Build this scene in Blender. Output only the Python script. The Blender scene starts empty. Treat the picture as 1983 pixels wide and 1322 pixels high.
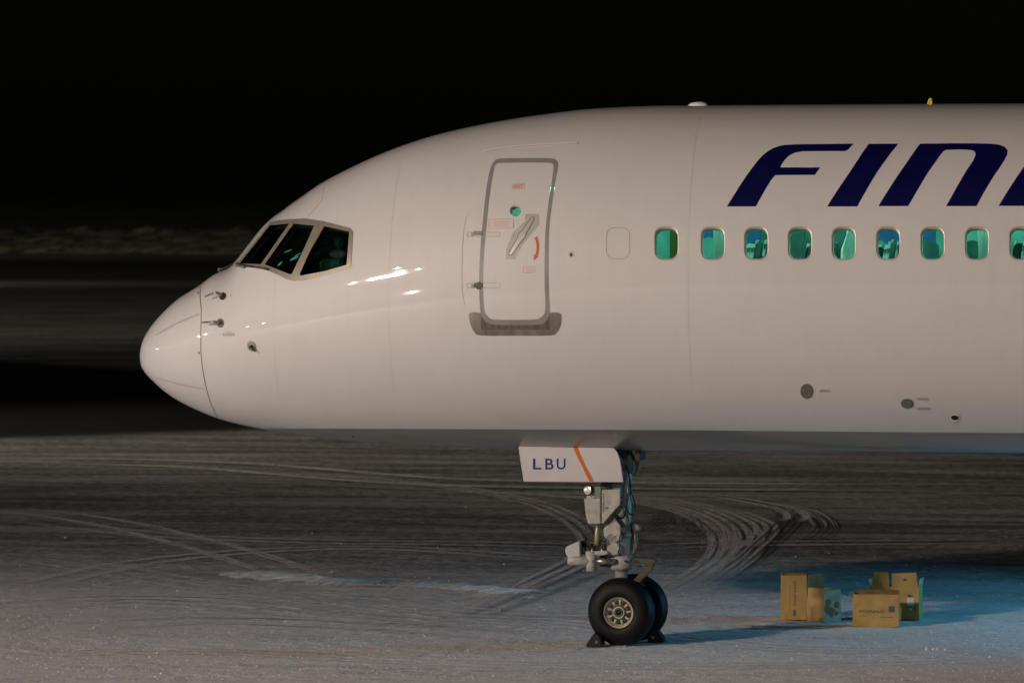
import bpy, bmesh, math, random
import numpy as np
from mathutils import Vector, Matrix
from mathutils.geometry import delaunay_2d_cdt
random.seed(7); rng = np.random.default_rng(7)
S = bpy.context.scene
COL = S.collection

# ------------------------------------------------------------------ camera
F = 9300.0; CX, CY = 991.5, 661.0
YAW = math.radians(8.7); PIT = math.radians(1.95)
FW = np.array([-math.sin(YAW)*math.cos(PIT), math.cos(YAW)*math.cos(PIT), -math.sin(PIT)])
RT = np.array([math.cos(YAW), math.sin(YAW), 0.0]); UP = np.cross(RT, FW)
def ray(u, v): return FW + RT*(u-CX)/F + UP*(CY-v)/F
CAM = np.array([5.55, -.26, 0]) - ray(1206, 1249)*55.0
cd = bpy.data.cameras.new('camera'); cam = bpy.data.objects.new('camera', cd); COL.objects.link(cam)
M4 = Matrix(((RT[0], UP[0], -FW[0], CAM[0]), (RT[1], UP[1], -FW[1], CAM[1]), (RT[2], UP[2], -FW[2], CAM[2]), (0, 0, 0, 1)))
cam.matrix_world = M4
cd.sensor_width = 36; cd.lens = F/1983*36; cd.clip_start = 1; cd.clip_end = 5000
cd.dof.use_dof = True; cd.dof.focus_distance = 54.5; cd.dof.aperture_fstop = 3.2
S.camera = cam

def ground(u, v):
    r = ray(u, v); return Vector(CAM + r*(-CAM[2]/r[2]))
def P(u, v, y=0.0):
    r = ray(u, v); return Vector(CAM + r*((y-CAM[1])/r[1]))

# ------------------------------------------------------------------ world and lamps
W = bpy.data.worlds.new("World"); S.world = W; W.use_nodes = True
wn = W.node_tree.nodes; wl = W.node_tree.links
bg = wn['Background']; sky = wn.new('ShaderNodeTexSky'); sky.sky_type = 'NISHITA'; sky.sun_disc = False
sky.sun_elevation = math.radians(20); sky.sun_rotation = math.radians(200)
wl.new(sky.outputs[0], bg.inputs[0]); bg.inputs[1].default_value = 0.00022
S.view_settings.view_transform = 'Standard'; S.view_settings.look = 'None'
S.view_settings.exposure = 0; S.view_settings.gamma = 1; S.view_settings.use_curve_mapping = False

def lamp(name, kind, loc, energy, color, radius=.25, target=None, angle=60, blend=.3):
    ld = bpy.data.lights.new(name, kind); ld.energy = energy; ld.color = color
    ld.shadow_soft_size = radius
    if kind == 'SPOT': ld.spot_size = math.radians(angle); ld.spot_blend = blend
    o = bpy.data.objects.new(name, ld); COL.objects.link(o); o.location = loc
    if target is not None:
        o.rotation_euler = (Vector(target)-Vector(loc)).to_track_quat('-Z', 'Y').to_euler()
    return o
KEYC = (1.0, .82, .70)
KEY = 53000
mast = Vector((-24.1, -39.6, 15.2))
ax = Vector((.85, -.52, 0))
for off, e, dz in ((-3.0, .08, -.4), (-.75, .22, -.15), (.05, .32, .0), (.75, .26, .12), (.5, .08, 1.5), (2.6, .03, 1.3), (-.2, .01, 3.4)):
    lamp('floodlight', 'SPOT', mast+ax*off+Vector((0, 0, dz)), KEY*e, KEYC, .12 if e < .04 else .2 if e < .1 else .38, (9, 22, 1), 110, .4)
# terminal front lights behind the camera
for x, e in ((-35, 2.9),):
    lamp('terminal_lamp', 'SPOT', (x, -66, 6.0), 13000*e, (1.0, .80, .69), .07, (5, 0, 5), 70, .5)
lamp('ground_fill_lamp', 'SPOT', (-34, 48, 17), 14000, (1, .86, .66), .3, (10, 44, 0), 72, .7)  # unseen lamp added to fill the ground beyond the aircraft
# unseen lamps added to brighten the far snow bank and ground
lamp('far_fill_lamp', 'SPOT', (-120, 120, 18), 300000, (1, .93, .62), .4, (-62, 285, 0), 75, .6)
lamp('far_fill_lamp', 'SPOT', (-95, 62, 15), 90000, (1, .93, .68), .4, (-38, 140, 0), 70, .7)
# bluish lamp under the wing root, aft of the picture
lamp('service_lamp', 'SPOT', (17.0, 4.6, 2.7), 2100, (.08, .44, .72), .10, (5, 4.5, 0), 95, .7)
# distant apron lamps to the left, mirrored in the nose
for i, (x, y, z, e, w_) in enumerate(((-108.2, 18.6, 5.8, 1, 0), (-109.6, 2.9, 3.4, .6, 0), (-109.6, -4.6, 3.5, .7, 0), (-108.9, -13.5, 3.4, .8, 1), (-104, -34.9, 5.0, .8, 1),
        (-100.2, -44.5, 8.4, 1.0, 1), (-99.6, -45.9, 11.8, 1, 1), (-98.6, -48, 12.4, .7, 1), (-84.5, -69.9, 2.0, .5, 0), (-80, -75.1, 2.0, .4, 0))):
    lamp('apron_lamp', 'POINT', (x, y, z), (9000 if x < -98 else 2500)*e, (1, .93, .82) if w_ else (.65, .78, 1), .5)

# ------------------------------------------------------------------ materials
def mat(name, col, rough=.5, metal=0, coat=0, noise=0, nscale=8, bump=0, bscale=40, emit=None, estr=0, spec=.5, stretch=None):
    m = bpy.data.materials.new(name); m.use_nodes = True
    n = m.node_tree.nodes; l = m.node_tree.links; b = n['Principled BSDF']
    b.inputs['Base Color'].default_value = (*col, 1); b.inputs['Roughness'].default_value = rough
    b.inputs['Metallic'].default_value = metal; b.inputs['Coat Weight'].default_value = coat; b.inputs['Coat Roughness'].default_value = .03
    b.inputs['Specular IOR Level'].default_value = spec
    tc = n.new('ShaderNodeTexCoord'); mp = n.new('ShaderNodeMapping')
    l.new(tc.outputs['Object'], mp.inputs[0])
    if stretch: mp.inputs['Scale'].default_value = stretch
    if noise:
        t = n.new('ShaderNodeTexNoise'); t.inputs['Scale'].default_value = nscale; t.inputs['Detail'].default_value = 6
        l.new(mp.outputs[0], t.inputs['Vector'])
        r = n.new('ShaderNodeMapRange'); r.inputs[1].default_value = .3; r.inputs[2].default_value = .7
        r.inputs[3].default_value = 1-noise; r.inputs[4].default_value = 1+noise*.4
        l.new(t.outputs[0], r.inputs[0])
        mx = n.new('ShaderNodeVectorMath'); mx.operation = 'SCALE'; mx.inputs[0].default_value = col
        l.new(r.outputs[0], mx.inputs['Scale']); l.new(mx.outputs[0], b.inputs['Base Color'])
    if bump:
        t2 = n.new('ShaderNodeTexNoise'); t2.inputs['Scale'].default_value = bscale; t2.inputs['Detail'].default_value = 5
        l.new(mp.outputs[0], t2.inputs['Vector'])
        bp = n.new('ShaderNodeBump'); bp.inputs['Strength'].default_value = bump; bp.inputs['Distance'].default_value = .01
        l.new(t2.outputs[0], bp.inputs['Height']); l.new(bp.outputs[0], b.inputs['Normal'])
    if emit: b.inputs['Emission Color'].default_value = (*emit, 1); b.inputs['Emission Strength'].default_value = estr
    return m
WHITE = mat('white_paint', (.62, .61, .60), .55, coat=1.0, noise=.025, nscale=.8, bump=.012, bscale=2.2)
# faint grime streaks running down the paint
def add_grime(m):
    n = m.node_tree.nodes; l = m.node_tree.links; b = n['Principled BSDF']
    src = b.inputs['Base Color'].links[0].from_socket
    tc = n.new('ShaderNodeTexCoord'); mp = n.new('ShaderNodeMapping'); mp.inputs['Scale'].default_value = (5, 5, .35)
    t = n.new('ShaderNodeTexNoise'); t.inputs['Scale'].default_value = 1.6; t.inputs['Detail'].default_value = 8
    r = n.new('ShaderNodeMapRange'); r.inputs[1].default_value = .45; r.inputs[2].default_value = .8; r.inputs[3].default_value = 1; r.inputs[4].default_value = .965
    mx = n.new('ShaderNodeVectorMath'); mx.operation = 'SCALE'
    l.new(tc.outputs['Object'], mp.inputs[0]); l.new(mp.outputs[0], t.inputs['Vector']); l.new(t.outputs[0], r.inputs[0])
    l.new(src, mx.inputs[0]); l.new(r.outputs[0], mx.inputs['Scale']); l.new(mx.outputs[0], b.inputs['Base Color'])
add_grime(WHITE)
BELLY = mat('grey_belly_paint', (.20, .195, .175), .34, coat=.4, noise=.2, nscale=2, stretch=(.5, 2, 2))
LINE = mat('panel_gap', (.33, .31, .29), .6)
LINE2 = mat('faint_seam', (.55, .53, .51), .5)
RADGAP = mat('radome_gap', (.13, .12, .10), .6)
STRIP = mat('lightning_strip', (.44, .41, .40), .4)
RIM_W = mat('raised_strip', (.72, .70, .66), .35)
SEAL = mat('door_surround_grey', (.24, .235, .225), .45, noise=.15, nscale=5)
PLATE = mat('scuffed_metal', (.26, .25, .20), .38, metal=.5, noise=.35, nscale=9, stretch=(1, 1, .3))
PLATE_D = mat('worn_threshold', (.14, .135, .10), .5, metal=.4, noise=.4, nscale=12, stretch=(3, 1, .5))
METAL = mat('bare_metal', (.42, .40, .35), .35, metal=.8, noise=.2, nscale=12)
DARKMETAL = mat('dark_metal', (.06, .055, .05), .5, metal=.4, noise=.3, nscale=20)
FRAMEM = mat('windshield_frame', (.31, .285, .23), .4, metal=.35, noise=.12, nscale=9)
BLUE = mat('livery_blue', (.003, .004, .055), .3, coat=.2, noise=.1, nscale=3)
RED = mat('marking_red', (.55, .16, .12), .5)
ARROW = mat('arrow_red', (.50, .09, .02), .5)
GREYT = mat('marking_grey', (.40, .37, .36), .5)
BLACK = mat('black_hole', (.008, .008, .008), .5)
GEARP = mat('gear_paint', (.50, .50, .46), .45, noise=.25, nscale=14)
GEARG = mat('gear_grey_green', (.22, .25, .22), .5, noise=.3, nscale=14)
GEARD = mat('gear_greasy', (.13, .12, .085), .45, metal=.3, noise=.4, nscale=22)
HOSE = mat('black_hose', (.015, .015, .016), .4)
RUBBER = mat('tyre_rubber', (.007, .0062, .0065), .55, noise=.35, nscale=25, bump=.2, bscale=90, spec=.22)
RIMM = mat('wheel_rim', (.58, .55, .43), .42, metal=.2, noise=.3, nscale=26)
HUBM = mat('wheel_hub', (.12, .13, .10), .5, metal=.4, noise=.4, nscale=30)
ORANGE = mat('orange_stripe', (.62, .14, .015), .4)
DOORW = mat('gear_door_white', (.62, .61, .62), .35, coat=.2, noise=.06, nscale=4)
YEL = mat('yellow_antenna', (.62, .50, .02), .4)
CARD = mat('cardboard', (.48, .31, .10), .75, noise=.22, nscale=7, bump=.15, bscale=60)
CARDIN = mat('cardboard_inside', (.30, .155, .05), .85, noise=.35, nscale=6)
CARDP = mat('pale_cardboard', (.46, .37, .24), .8, noise=.3, nscale=8)
INK = mat('box_ink', (.10, .085, .12), .8)
LABELW = mat('paper_label', (.62, .62, .60), .7)
LENS = mat('lamp_lens', (.72, .72, .62), .22, metal=.35)
CHOCK = mat('chock_rubber', (.010, .009, .010), .6, noise=.4, nscale=20)
SEATG = mat('seat_fabric_green', (.03, .10, .085), .9, noise=.4, nscale=12)
SEATB = mat('seat_fabric_blue', (.01, .07, .17), .9, noise=.3, nscale=12)
LININGT = mat('cabin_lining', (.52, .70, .64), .6, noise=.12, nscale=3)
LININGD = mat('cockpit_lining', (.02, .025, .022), .8)
PANELO = mat('galley_panel', (.20, .20, .04), .6)
CURT = mat('cabin_blue_panel', (.006, .075, .24), .7, noise=.3, nscale=5)
CABINL = mat('cabin_ceiling_light', (.5, .8, .7), .5, emit=(.50, 1.0, .82), estr=6)
CURTFILL = mat('curtain_fill_strip', (.5, .8, .7), .5, emit=(.50, 1.0, .85), estr=16)  # glow of the strip added to light the curtains
PANELG = mat('cabin_green_panel', (.02, .10, .085), .7, noise=.4, nscale=4)
CURTL = mat('pale_curtain', (.72, .86, .78), .8, noise=.25, nscale=3, stretch=(9, 1, .4))
INSTR = mat('instrument_glow', (.02, .1, .08), .5, emit=(.10, .75, .60), estr=.45)

def glass(name, tint, gl=.12):
    m = bpy.data.materials.new(name); m.use_nodes = True
    n = m.node_tree.nodes; l = m.node_tree.links; n.remove(n['Principled BSDF'])
    t = n.new('ShaderNodeBsdfTransparent'); t.inputs[0].default_value = (*tint, 1)
    g = n.new('ShaderNodeBsdfGlossy'); g.inputs['Roughness'].default_value = .04
    lw = n.new('ShaderNodeLayerWeight'); lw.inputs[0].default_value = .25
    mu = n.new('ShaderNodeMath'); mu.operation = 'MULTIPLY'; mu.inputs[1].default_value = gl*4
    l.new(lw.outputs['Fresnel'], mu.inputs[0]); mu.use_clamp = True
    mx = n.new('ShaderNodeMixShader'); l.new(mu.outputs[0], mx.inputs[0]); l.new(t.outputs[0], mx.inputs[1]); l.new(g.outputs[0], mx.inputs[2])
    l.new(mx.outputs[0], n['Material Output'].inputs[0])
    return m
PANE = glass('cabin_pane_glass', (.66, .90, .84), .10)
CPANE = glass('windshield_glass', (.38, .50, .44), .10)

# ------------------------------------------------------------------ helpers
def tag(o, label=None, cat=None, group=None, kind=None):
    if label: o['label'] = label
    if cat: o['category'] = cat
    if group: o['group'] = group
    if kind: o['kind'] = kind
    return o
def mobj(name, verts, faces, mats, parent=None, smooth=False, fm=None, normals=None, kind=None, label=None):
    me = bpy.data.meshes.new(name); me.from_pydata([tuple(v) for v in verts], [], [tuple(f) for f in faces])
    if not isinstance(mats, (list, tuple)): mats = [mats]
    for m in mats: me.materials.append(m)
    if fm is not None: me.polygons.foreach_set('material_index', fm)
    if smooth: me.polygons.foreach_set('use_smooth', [True]*len(me.polygons))
    me.update()
    if normals is not None: me.normals_split_custom_set_from_vertices([tuple(v) for v in normals])
    o = bpy.data.objects.new(name, me); COL.objects.link(o)
    if parent is not None:
        o.parent = parent; o.matrix_parent_inverse = world_of(parent).inverted()
    return tag(o, label, kind=kind)
def world_of(o):
    m = o.matrix_basis.copy()
    if o.parent is not None: m = world_of(o.parent) @ o.matrix_parent_inverse @ m
    return m
def bmo(name, bm, m, parent=None, smooth=False, bevel=0, **k):
    if bevel:
        bmesh.ops.bevel(bm, geom=list(bm.edges), offset=bevel, segments=2, affect='EDGES', clamp_overlap=True)
    me = bpy.data.meshes.new(name); bm.to_mesh(me); bm.free()
    for mm in (m if isinstance(m, (list, tuple)) else [m]): me.materials.append(mm)
    if smooth: me.polygons.foreach_set('use_smooth', [True]*len(me.polygons))
    o = bpy.data.objects.new(name, me); COL.objects.link(o)
    if parent is not None:
        o.parent = parent; o.matrix_parent_inverse = world_of(parent).inverted()
    return tag(o, **k)
def empty(name, loc, rz=0):
    o = bpy.data.objects.new(name, None); COL.objects.link(o); o.location = loc; o.rotation_euler.z = rz; o.empty_display_size = .2
    return o
def catmull(pts, closed=True, n=5):
    pts = [np.array(p, float) for p in pts]; N = len(pts); out = []
    rngi = range(N) if closed else range(N-1)
    for i in rngi:
        if closed: a, b, c, d = pts[i-1], pts[i], pts[(i+1) % N], pts[(i+2) % N]
        else: a, b, c, d = pts[max(i-1, 0)], pts[i], pts[i+1], pts[min(i+2, N-1)]
        for k in range(n):
            t = k/n
            out.append(.5*((2*b)+(-a+c)*t+(2*a-5*b+4*c-d)*t*t+(-a+3*b-3*c+d)*t**3))
    if not closed: out.append(pts[-1])
    return out
def densify(pts, step, closed=True):
    out = []; N = len(pts)
    for i in range(N if closed else N-1):
        a = np.array(pts[i], float); b = np.array(pts[(i+1) % N], float)
        k = max(1, int(np.linalg.norm(b-a)/step))
        for j in range(k): out.append(a+(b-a)*j/k)
    if not closed: out.append(np.array(pts[-1], float))
    return out
def tube_bm(bm, pts, r, seg=8, caps=True):
    pts = [Vector(p) for p in pts]; rings = []
    rr = r if isinstance(r, (list, tuple)) else [r]*len(pts)
    prev = None
    for i, p in enumerate(pts):
        d = (pts[min(i+1, len(pts)-1)]-pts[max(i-1, 0)]).normalized()
        if prev is None:
            a = d.orthogonal().normalized()
        else:
            a = (prev - d*prev.dot(d)).normalized()
        prev = a; b = d.cross(a)
        rings.append([bm.verts.new(p+(a*math.cos(t)+b*math.sin(t))*rr[i]) for t in [2*math.pi*k/seg for k in range(seg)]])
    for i in range(len(rings)-1):
        for k in range(seg):
            bm.faces.new((rings[i][k], rings[i][(k+1) % seg], rings[i+1][(k+1) % seg], rings[i+1][k])).smooth = True
    if caps:
        bm.faces.new(rings[0][::-1]); bm.faces.new(rings[-1])
    return bm
def tube(name, pts, r, m, parent, seg=10, **k):
    bm = bmesh.new(); tube_bm(bm, pts, r, seg); bmesh.ops.recalc_face_normals(bm, faces=bm.faces)
    return bmo(name, bm, m, parent, **k)
def prism_bm(bm, poly3, d):
    """extrude a planar 3d polygon by vector d"""
    a = [bm.verts.new(p) for p in poly3]; b = [bm.verts.new(Vector(p)+Vector(d)) for p in poly3]
    bm.faces.new(a); bm.faces.new(b[::-1]); n = len(a)
    for i in range(n): bm.faces.new((a[i], b[i], b[(i+1) % n], a[(i+1) % n]))
    bmesh.ops.recalc_face_normals(bm, faces=bm.faces)
def prism_px(name, poly, y0, y1, m, parent, bevel=.006, **k):
    bm = bmesh.new(); prism_bm(bm, [P(u, v, y0) for u, v in poly], (0, y1-y0, 0))
    return bmo(name, bm, m, parent, bevel=bevel, **k)
def lathe_bm(bm, prof, c, axis, seg=48):
    """prof: list of (offset along axis, radius)"""
    axis = Vector(axis).normalized(); a = axis.orthogonal().normalized(); b = axis.cross(a); c = Vector(c)
    rings = []
    for h, r in prof:
        rings.append([bm.verts.new(c+axis*h+(a*math.cos(2*math.pi*k/seg)+b*math.sin(2*math.pi*k/seg))*max(r, 1e-4)) for k in range(seg)])
    for i in range(len(rings)-1):
        for k in range(seg):
            bm.faces.new((rings[i][k], rings[i][(k+1) % seg], rings[i+1][(k+1) % seg], rings[i+1][k])).smooth = True
    bmesh.ops.recalc_face_normals(bm, faces=bm.faces)
def text_polys(s, shear=0.0):
    """filled flat text as (verts2d normalised to height 1 and its width, faces)"""
    cu = bpy.data.curves.new('t', 'FONT'); cu.body = s; cu.shear = shear; cu.fill_mode = 'FRONT'; cu.offset = .012; cu.resolution_u = 3
    o = bpy.data.objects.new('t', cu); COL.objects.link(o)
    dg = bpy.context.evaluated_depsgraph_get(); dg.update()
    me = o.evaluated_get(dg).to_mesh()
    v = np.array([(x.co.x, x.co.y) for x in me.vertices]); f = [tuple(p.vertices) for p in me.polygons]
    o.evaluated_get(dg).to_mesh_clear(); bpy.data.objects.remove(o); bpy.data.curves.remove(cu)
    v[:, 0] -= v[:, 0].min(); v[:, 1] -= v[:, 1].min(); h = v[:, 1].max()
    return v/h, f

# ------------------------------------------------------------------ fuselage surface
LEN = 27.0
def s_of(x): x = np.maximum(x, 0); return (x+np.sqrt(x*x+4*x))/2
def x_of(s): return s*s/(1+s)
X0 = P(272, 690, 0)[0]
def pchip(xs, ys, x):
    xs = np.array(xs, float); ys = np.array(ys, float); h = np.diff(xs); d = np.diff(ys)/h
    m = np.zeros(len(xs)); m[0] = d[0]; m[-1] = d[-1]
    for i in range(1, len(xs)-1):
        if d[i-1]*d[i] > 0:
            w1 = 2*h[i]+h[i-1]; w2 = h[i]+2*h[i-1]; m[i] = (w1+w2)/(w1/d[i-1]+w2/d[i])
    i = np.clip(np.searchsorted(xs, x)-1, 0, len(xs)-2); t = (x-xs[i])/h[i]
    return (1+2*t)*(1-t)**2*ys[i]+t*(1-t)**2*h[i]*m[i]+t*t*(3-2*t)*ys[i+1]+t*t*(t-1)*h[i]*m[i+1]
TOP = [(272, 690), (275, 669), (281, 652), (290, 637), (303, 620), (325, 597), (348, 577), (388, 552), (420, 529), (449, 516), (459, 507), (490, 467.5), (522, 428.5), (552, 404.5), (583, 383), (625, 354), (680, 325), (740, 297.5), (800, 275), (850, 260), (900, 248), (960, 236), (1020, 226), (1080, 218), (1130, 212), (1180, 208.5), (1230, 206), (1290, 204.5), (1370, 204), (1500, 203), (1983, 200), (4200, 190)]
BOT = [(272, 690), (274, 706), (282, 721), (303, 742), (325, 761), (363, 784), (401, 801), (424, 810), (454, 818.5), (492, 827), (540, 835), (590, 843), (640, 849.5), (700, 855), (760, 859), (850, 863.5), (950, 867), (1100, 870), (1240, 871.5), (1500, 872.5), (1983, 877), (4200, 893)]
MID = [(272, 690), (300, 683), (350, 670), (400, 657), (500, 633), (600, 612), (700, 592), (800, 575), (900, 561), (1000, 550), (1100, 540), (1250, 529), (1400, 524), (1983, 522), (4200, 518)]
def prof(px):
    p = [P(u, v, 0) for u, v in px]; return s_of(np.array([a[0]-X0 for a in p])), np.array([a[2] for a in p])
SG = np.linspace(0, s_of(LEN), 1600)
def smooth(a, k):
    ker = np.exp(-np.linspace(-2, 2, k)**2); ker /= ker.sum()
    # odd reflection keeps the ends in place
    n = k//2; e = np.concatenate([2*a[0]-a[n:0:-1], a, 2*a[-1]-a[-2:-n-2:-1]])
    return np.convolve(e, ker, 'valid')
ZT = smooth(pchip(*prof(TOP), SG), 11); ZB = smooth(pchip(*prof(BOT), SG), 11); ZM = smooth(pchip(*prof(MID), SG), 41)
wx = s_of(np.array([0, .05, .2, .5, 1, 1.5, 2, 2.5, 3, 4, 5, 6, 7.2, 30])); wy = [0, .2, .41, .68, .96, 1.165, 1.325, 1.45, 1.56, 1.735, 1.83, 1.868, 1.88, 1.88]
WW = smooth(pchip(wx, wy, SG), 31)
tipz = ZM[0]; ZT[0] = ZB[0] = tipz; WW[0] = 0
def surf(s, ph):
    s = np.asarray(s, float); ph = np.asarray(ph, float)
    zt = np.interp(s, SG, ZT); zb = np.interp(s, SG, ZB); zm = np.interp(s, SG, ZM); w = np.interp(s, SG, WW)
    c = np.cos(ph); z = np.where(c >= 0, zm+(zt-zm)*c, zm+(zm-zb)*c)
    return np.stack([X0+x_of(s), -w*np.sin(ph), z], -1)
def normal(s, ph):
    e = .012; s = np.maximum(np.asarray(s, float), .03); ph = np.asarray(ph, float)
    a = surf(s+e, ph)-surf(s-e, ph); b = surf(s, ph+.004)-surf(s, ph-.004)
    n = np.cross(a, b); n /= np.linalg.norm(n, axis=-1, keepdims=True)+1e-12
    return n*np.where((n*(surf(s, ph)-np.stack([X0+x_of(s), 0*s, np.interp(s, SG, ZM)], -1))).sum(-1, keepdims=True) < 0, -1, 1)
def project(p):
    d = p-CAM; z = d@FW; return np.stack([CX+F*(d@RT)/z, CY-F*(d@UP)/z], -1)
def inv(px):
    """pixel -> (s, phi) on the near side of the hull, damped Newton"""
    px = np.atleast_2d(np.array(px, float)); n = len(px)
    s = s_of(np.array([P(u, v, -1.5)[0]-X0 for u, v in px])); s = np.maximum(s, .02)
    zt = np.interp(s, SG, ZT); zb = np.interp(s, SG, ZB); z = np.array([P(u, v, -1.0)[2] for u, v in px])
    ph = np.arccos(np.clip(1-2*(zt-z)/(zt-zb), -.97, .97))
    for it in range(60):
        q = project(surf(s, ph)); e = px-q
        js = (project(surf(s+1e-4, ph))-q)/1e-4; jp = (project(surf(s, ph+1e-4))-q)/1e-4
        det = js[:, 0]*jp[:, 1]-js[:, 1]*jp[:, 0]; det = np.where(np.abs(det) < 800, np.sign(det+1e-9)*800, det)
        ds = (e[:, 0]*jp[:, 1]-e[:, 1]*jp[:, 0])/det; dp = (js[:, 0]*e[:, 1]-js[:, 1]*e[:, 0])/det
        s = np.clip(s+np.clip(ds, -.2, .2)*.8, .01, SG[-1]); ph = np.clip(ph+np.clip(dp, -.15, .15)*.8, .02, 3.12)
    return np.stack([s, ph], -1)
def on(px, off=0.0):
    q = inv(px); return surf(q[:, 0], q[:, 1])+normal(q[:, 0], q[:, 1])*off, normal(q[:, 0], q[:, 1]), q
def pip(pts, poly):
    """vectorised point in polygon"""
    x, y = pts[:, 0], pts[:, 1]; ins = np.zeros(len(pts), bool); n = len(poly); j = n-1
    for i in range(n):
        xi, yi = poly[i]; xj, yj = poly[j]
        if yi != yj: ins ^= ((yi > y) != (yj > y)) & (x < (xj-xi)*(y-yi)/(yj-yi)+xi)
        j = i
    return ins
def decal(name, poly, m, parent, off=.003, grid=9, holes=(), thick=0, **k):
    """a thin sheet lying on the hull, its outline measured in the photograph"""
    loops = [densify(poly, grid)]+[densify(h, grid) for h in holes]
    pts = []; edges = []
    for lp in loops:
        b = len(pts); pts += [Vector(p) for p in lp]; edges += [(b+i, b+(i+1) % len(lp)) for i in range(len(lp))]
    A = np.array(loops[0]); x0, y0 = A.min(0); x1, y1 = A.max(0)
    g = np.array([(x, y) for x in np.arange(x0+grid/2, x1, grid) for y in np.arange(y0+grid/2, y1, grid)])
    if len(g):
        keep = pip(g, loops[0])
        for h in loops[1:]: keep &= ~pip(g, h)
        pts += [Vector(p) for p in g[keep]]
    vs, _, fs, *_ = delaunay_2d_cdt(pts, edges, [], 0, 1e-5)
    V = np.array([tuple(v) for v in vs]); Fc = np.array([tuple(f) for f in fs])
    c = V[Fc].mean(1); keep = pip(c, loops[0])
    for h in loops[1:]: keep &= ~pip(c, h)
    Fc = Fc[keep]; used = np.unique(Fc); mp = -np.ones(len(V), int); mp[used] = range(len(used)); V = V[used]; Fc = mp[Fc]
    w, nr, q = on(V, off)
    tri = w[Fc]; fn = np.cross(tri[:, 1]-tri[:, 0], tri[:, 2]-tri[:, 0]); flip = (fn*nr[Fc[:, 0]]).sum(1) < 0
    Fc[flip] = Fc[flip][:, ::-1]
    return mobj(name, w, Fc.tolist(), m, parent, True, normals=nr, **k)
def ribbon(name, px, width, m, parent, off=.002, closed=False, step=6, rise=None, **k):
    pts = densify(px, step, closed)
    w, nr, q = on(pts, 0); n = len(pts); V = []; N = []; Fc = []
    for i in range(n):
        a = w[(i-1) % n] if (closed or i) else w[i]; b = w[(i+1) % n] if (closed or i < n-1) else w[i]
        t = b-a; t /= np.linalg.norm(t)+1e-9; sd = np.cross(nr[i], t)
        V += [w[i]-sd*width/2+nr[i]*off, w[i]+sd*width/2+nr[i]*off]; N += [nr[i], nr[i]]
    for i in range(n if closed else n-1):
        j = (i+1) % n; Fc.append((2*i, 2*j, 2*j+1, 2*i+1))
    V = np.array(V); f0 = Fc[0]
    if np.dot(np.cross(V[f0[1]]-V[f0[0]], V[f0[2]]-V[f0[0]]), N[0]) < 0: Fc = [f[::-1] for f in Fc]
    return mobj(name, V, Fc, m, parent, True, normals=N, **k)
def ribbon_dom(name, q, width, m, parent, off=.002, **k):
    """a ribbon along (s, phi) points"""
    q = np.array(q); w = surf(q[:, 0], q[:, 1]); nr = normal(q[:, 0], q[:, 1]); V = []; N = []; Fc = []; n = len(q)
    for i in range(n):
        t = w[min(i+1, n-1)]-w[max(i-1, 0)]; t /= np.linalg.norm(t)+1e-9; sd = np.cross(nr[i], t)
        V += [w[i]-sd*width/2+nr[i]*off, w[i]+sd*width/2+nr[i]*off]; N += [nr[i], nr[i]]
    V = np.array(V); Fc = [(2*i, 2*i+2, 2*i+3, 2*i+1) for i in range(n-1)]; f0 = Fc[0]
    if np.dot(np.cross(V[f0[1]]-V[f0[0]], V[f0[2]]-V[f0[0]]), N[0]) < 0: Fc = [f[::-1] for f in Fc]
    return mobj(name, V, Fc, m, parent, True, normals=N, **k)

# outlines traced in the photograph (pixels), then carried to (s, phi)
def rrect(cx, cy, w, h, r, n=6):
    out = []
    for sx, sy, a0 in ((1, -1, -90), (1, 1, 0), (-1, 1, 90), (-1, -1, 180)):
        for k in range(n):
            a = math.radians(a0+90*k/(n-1)); out.append((cx+sx*(w/2-r)+r*math.cos(a), cy+sy*(h/2-r)+r*math.sin(a)))
    return out
WIN_X = [1290.5, 1380.5, 1464.5, 1549, 1634, 1720, 1806, 1892, 1978]
WINS = [inv(rrect(u, 471, 44, 60, 16)) for u in WIN_X]
dw = x_of(WINS[8][:, 0].mean())-x_of(WINS[7][:, 0].mean())
for k in range(1, 7):                                               # the row goes on beyond the frame
    q = WINS[8].copy(); q[:, 0] = s_of(x_of(q[:, 0])+dw*k); WINS.append(q)
PORT = inv([(998.5+11*math.cos(a), 408.5+11*math.sin(a)) for a in np.linspace(0, 2*math.pi, 20, endpoint=False)])
D_OUT = catmull([(950.8, 324), (957, 313), (968.5, 307.5), (1020, 306.5), (1066, 307), (1078, 311), (1081, 321), (1077, 345), (1069, 398), (1063.5, 445), (1062.4, 516), (1063.6, 575), (1064.4, 607.5), (1057, 622), (1045, 628), (1000, 629), (951, 627.5), (936, 617), (929.8, 599), (927.8, 545.5), (929.6, 492), (933.7, 439), (940.5, 377), (946.4, 339)], n=4)
D_IN = catmull([(957.5, 328), (961, 320), (969, 316.5), (1020, 315.5), (1062, 316), (1070, 318), (1072, 326), (1064.5, 377), (1057, 439), (1055, 492), (1054.7, 545.5), (1056, 598.7), (1050, 612), (1037, 618), (1000, 619), (957, 618), (944, 611), (937.8, 596), (936, 545.5), (937.8, 492), (942.6, 439), (949, 377)], n=4)
CK_OUT = densify([(455, 516.5), (461, 508), (524, 431), (540, 427), (561, 425), (592, 423.5), (628, 429), (656, 436), (679, 442), (684, 449), (682, 482), (680, 514), (676, 520), (652, 527), (628, 533.5), (600, 541), (585, 543.5), (566, 543.5), (553, 539.5), (529, 528), (508, 520.5), (486, 517.5)], 6)
CK1 = densify([(465, 510.5), (523, 437), (560.6, 433.5), (505.5, 512)], 6)
CK2 = densify([(569, 433.5), (609, 437.5), (590, 480), (566, 530), (562.5, 531.5), (513, 512.3)], 6)
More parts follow.
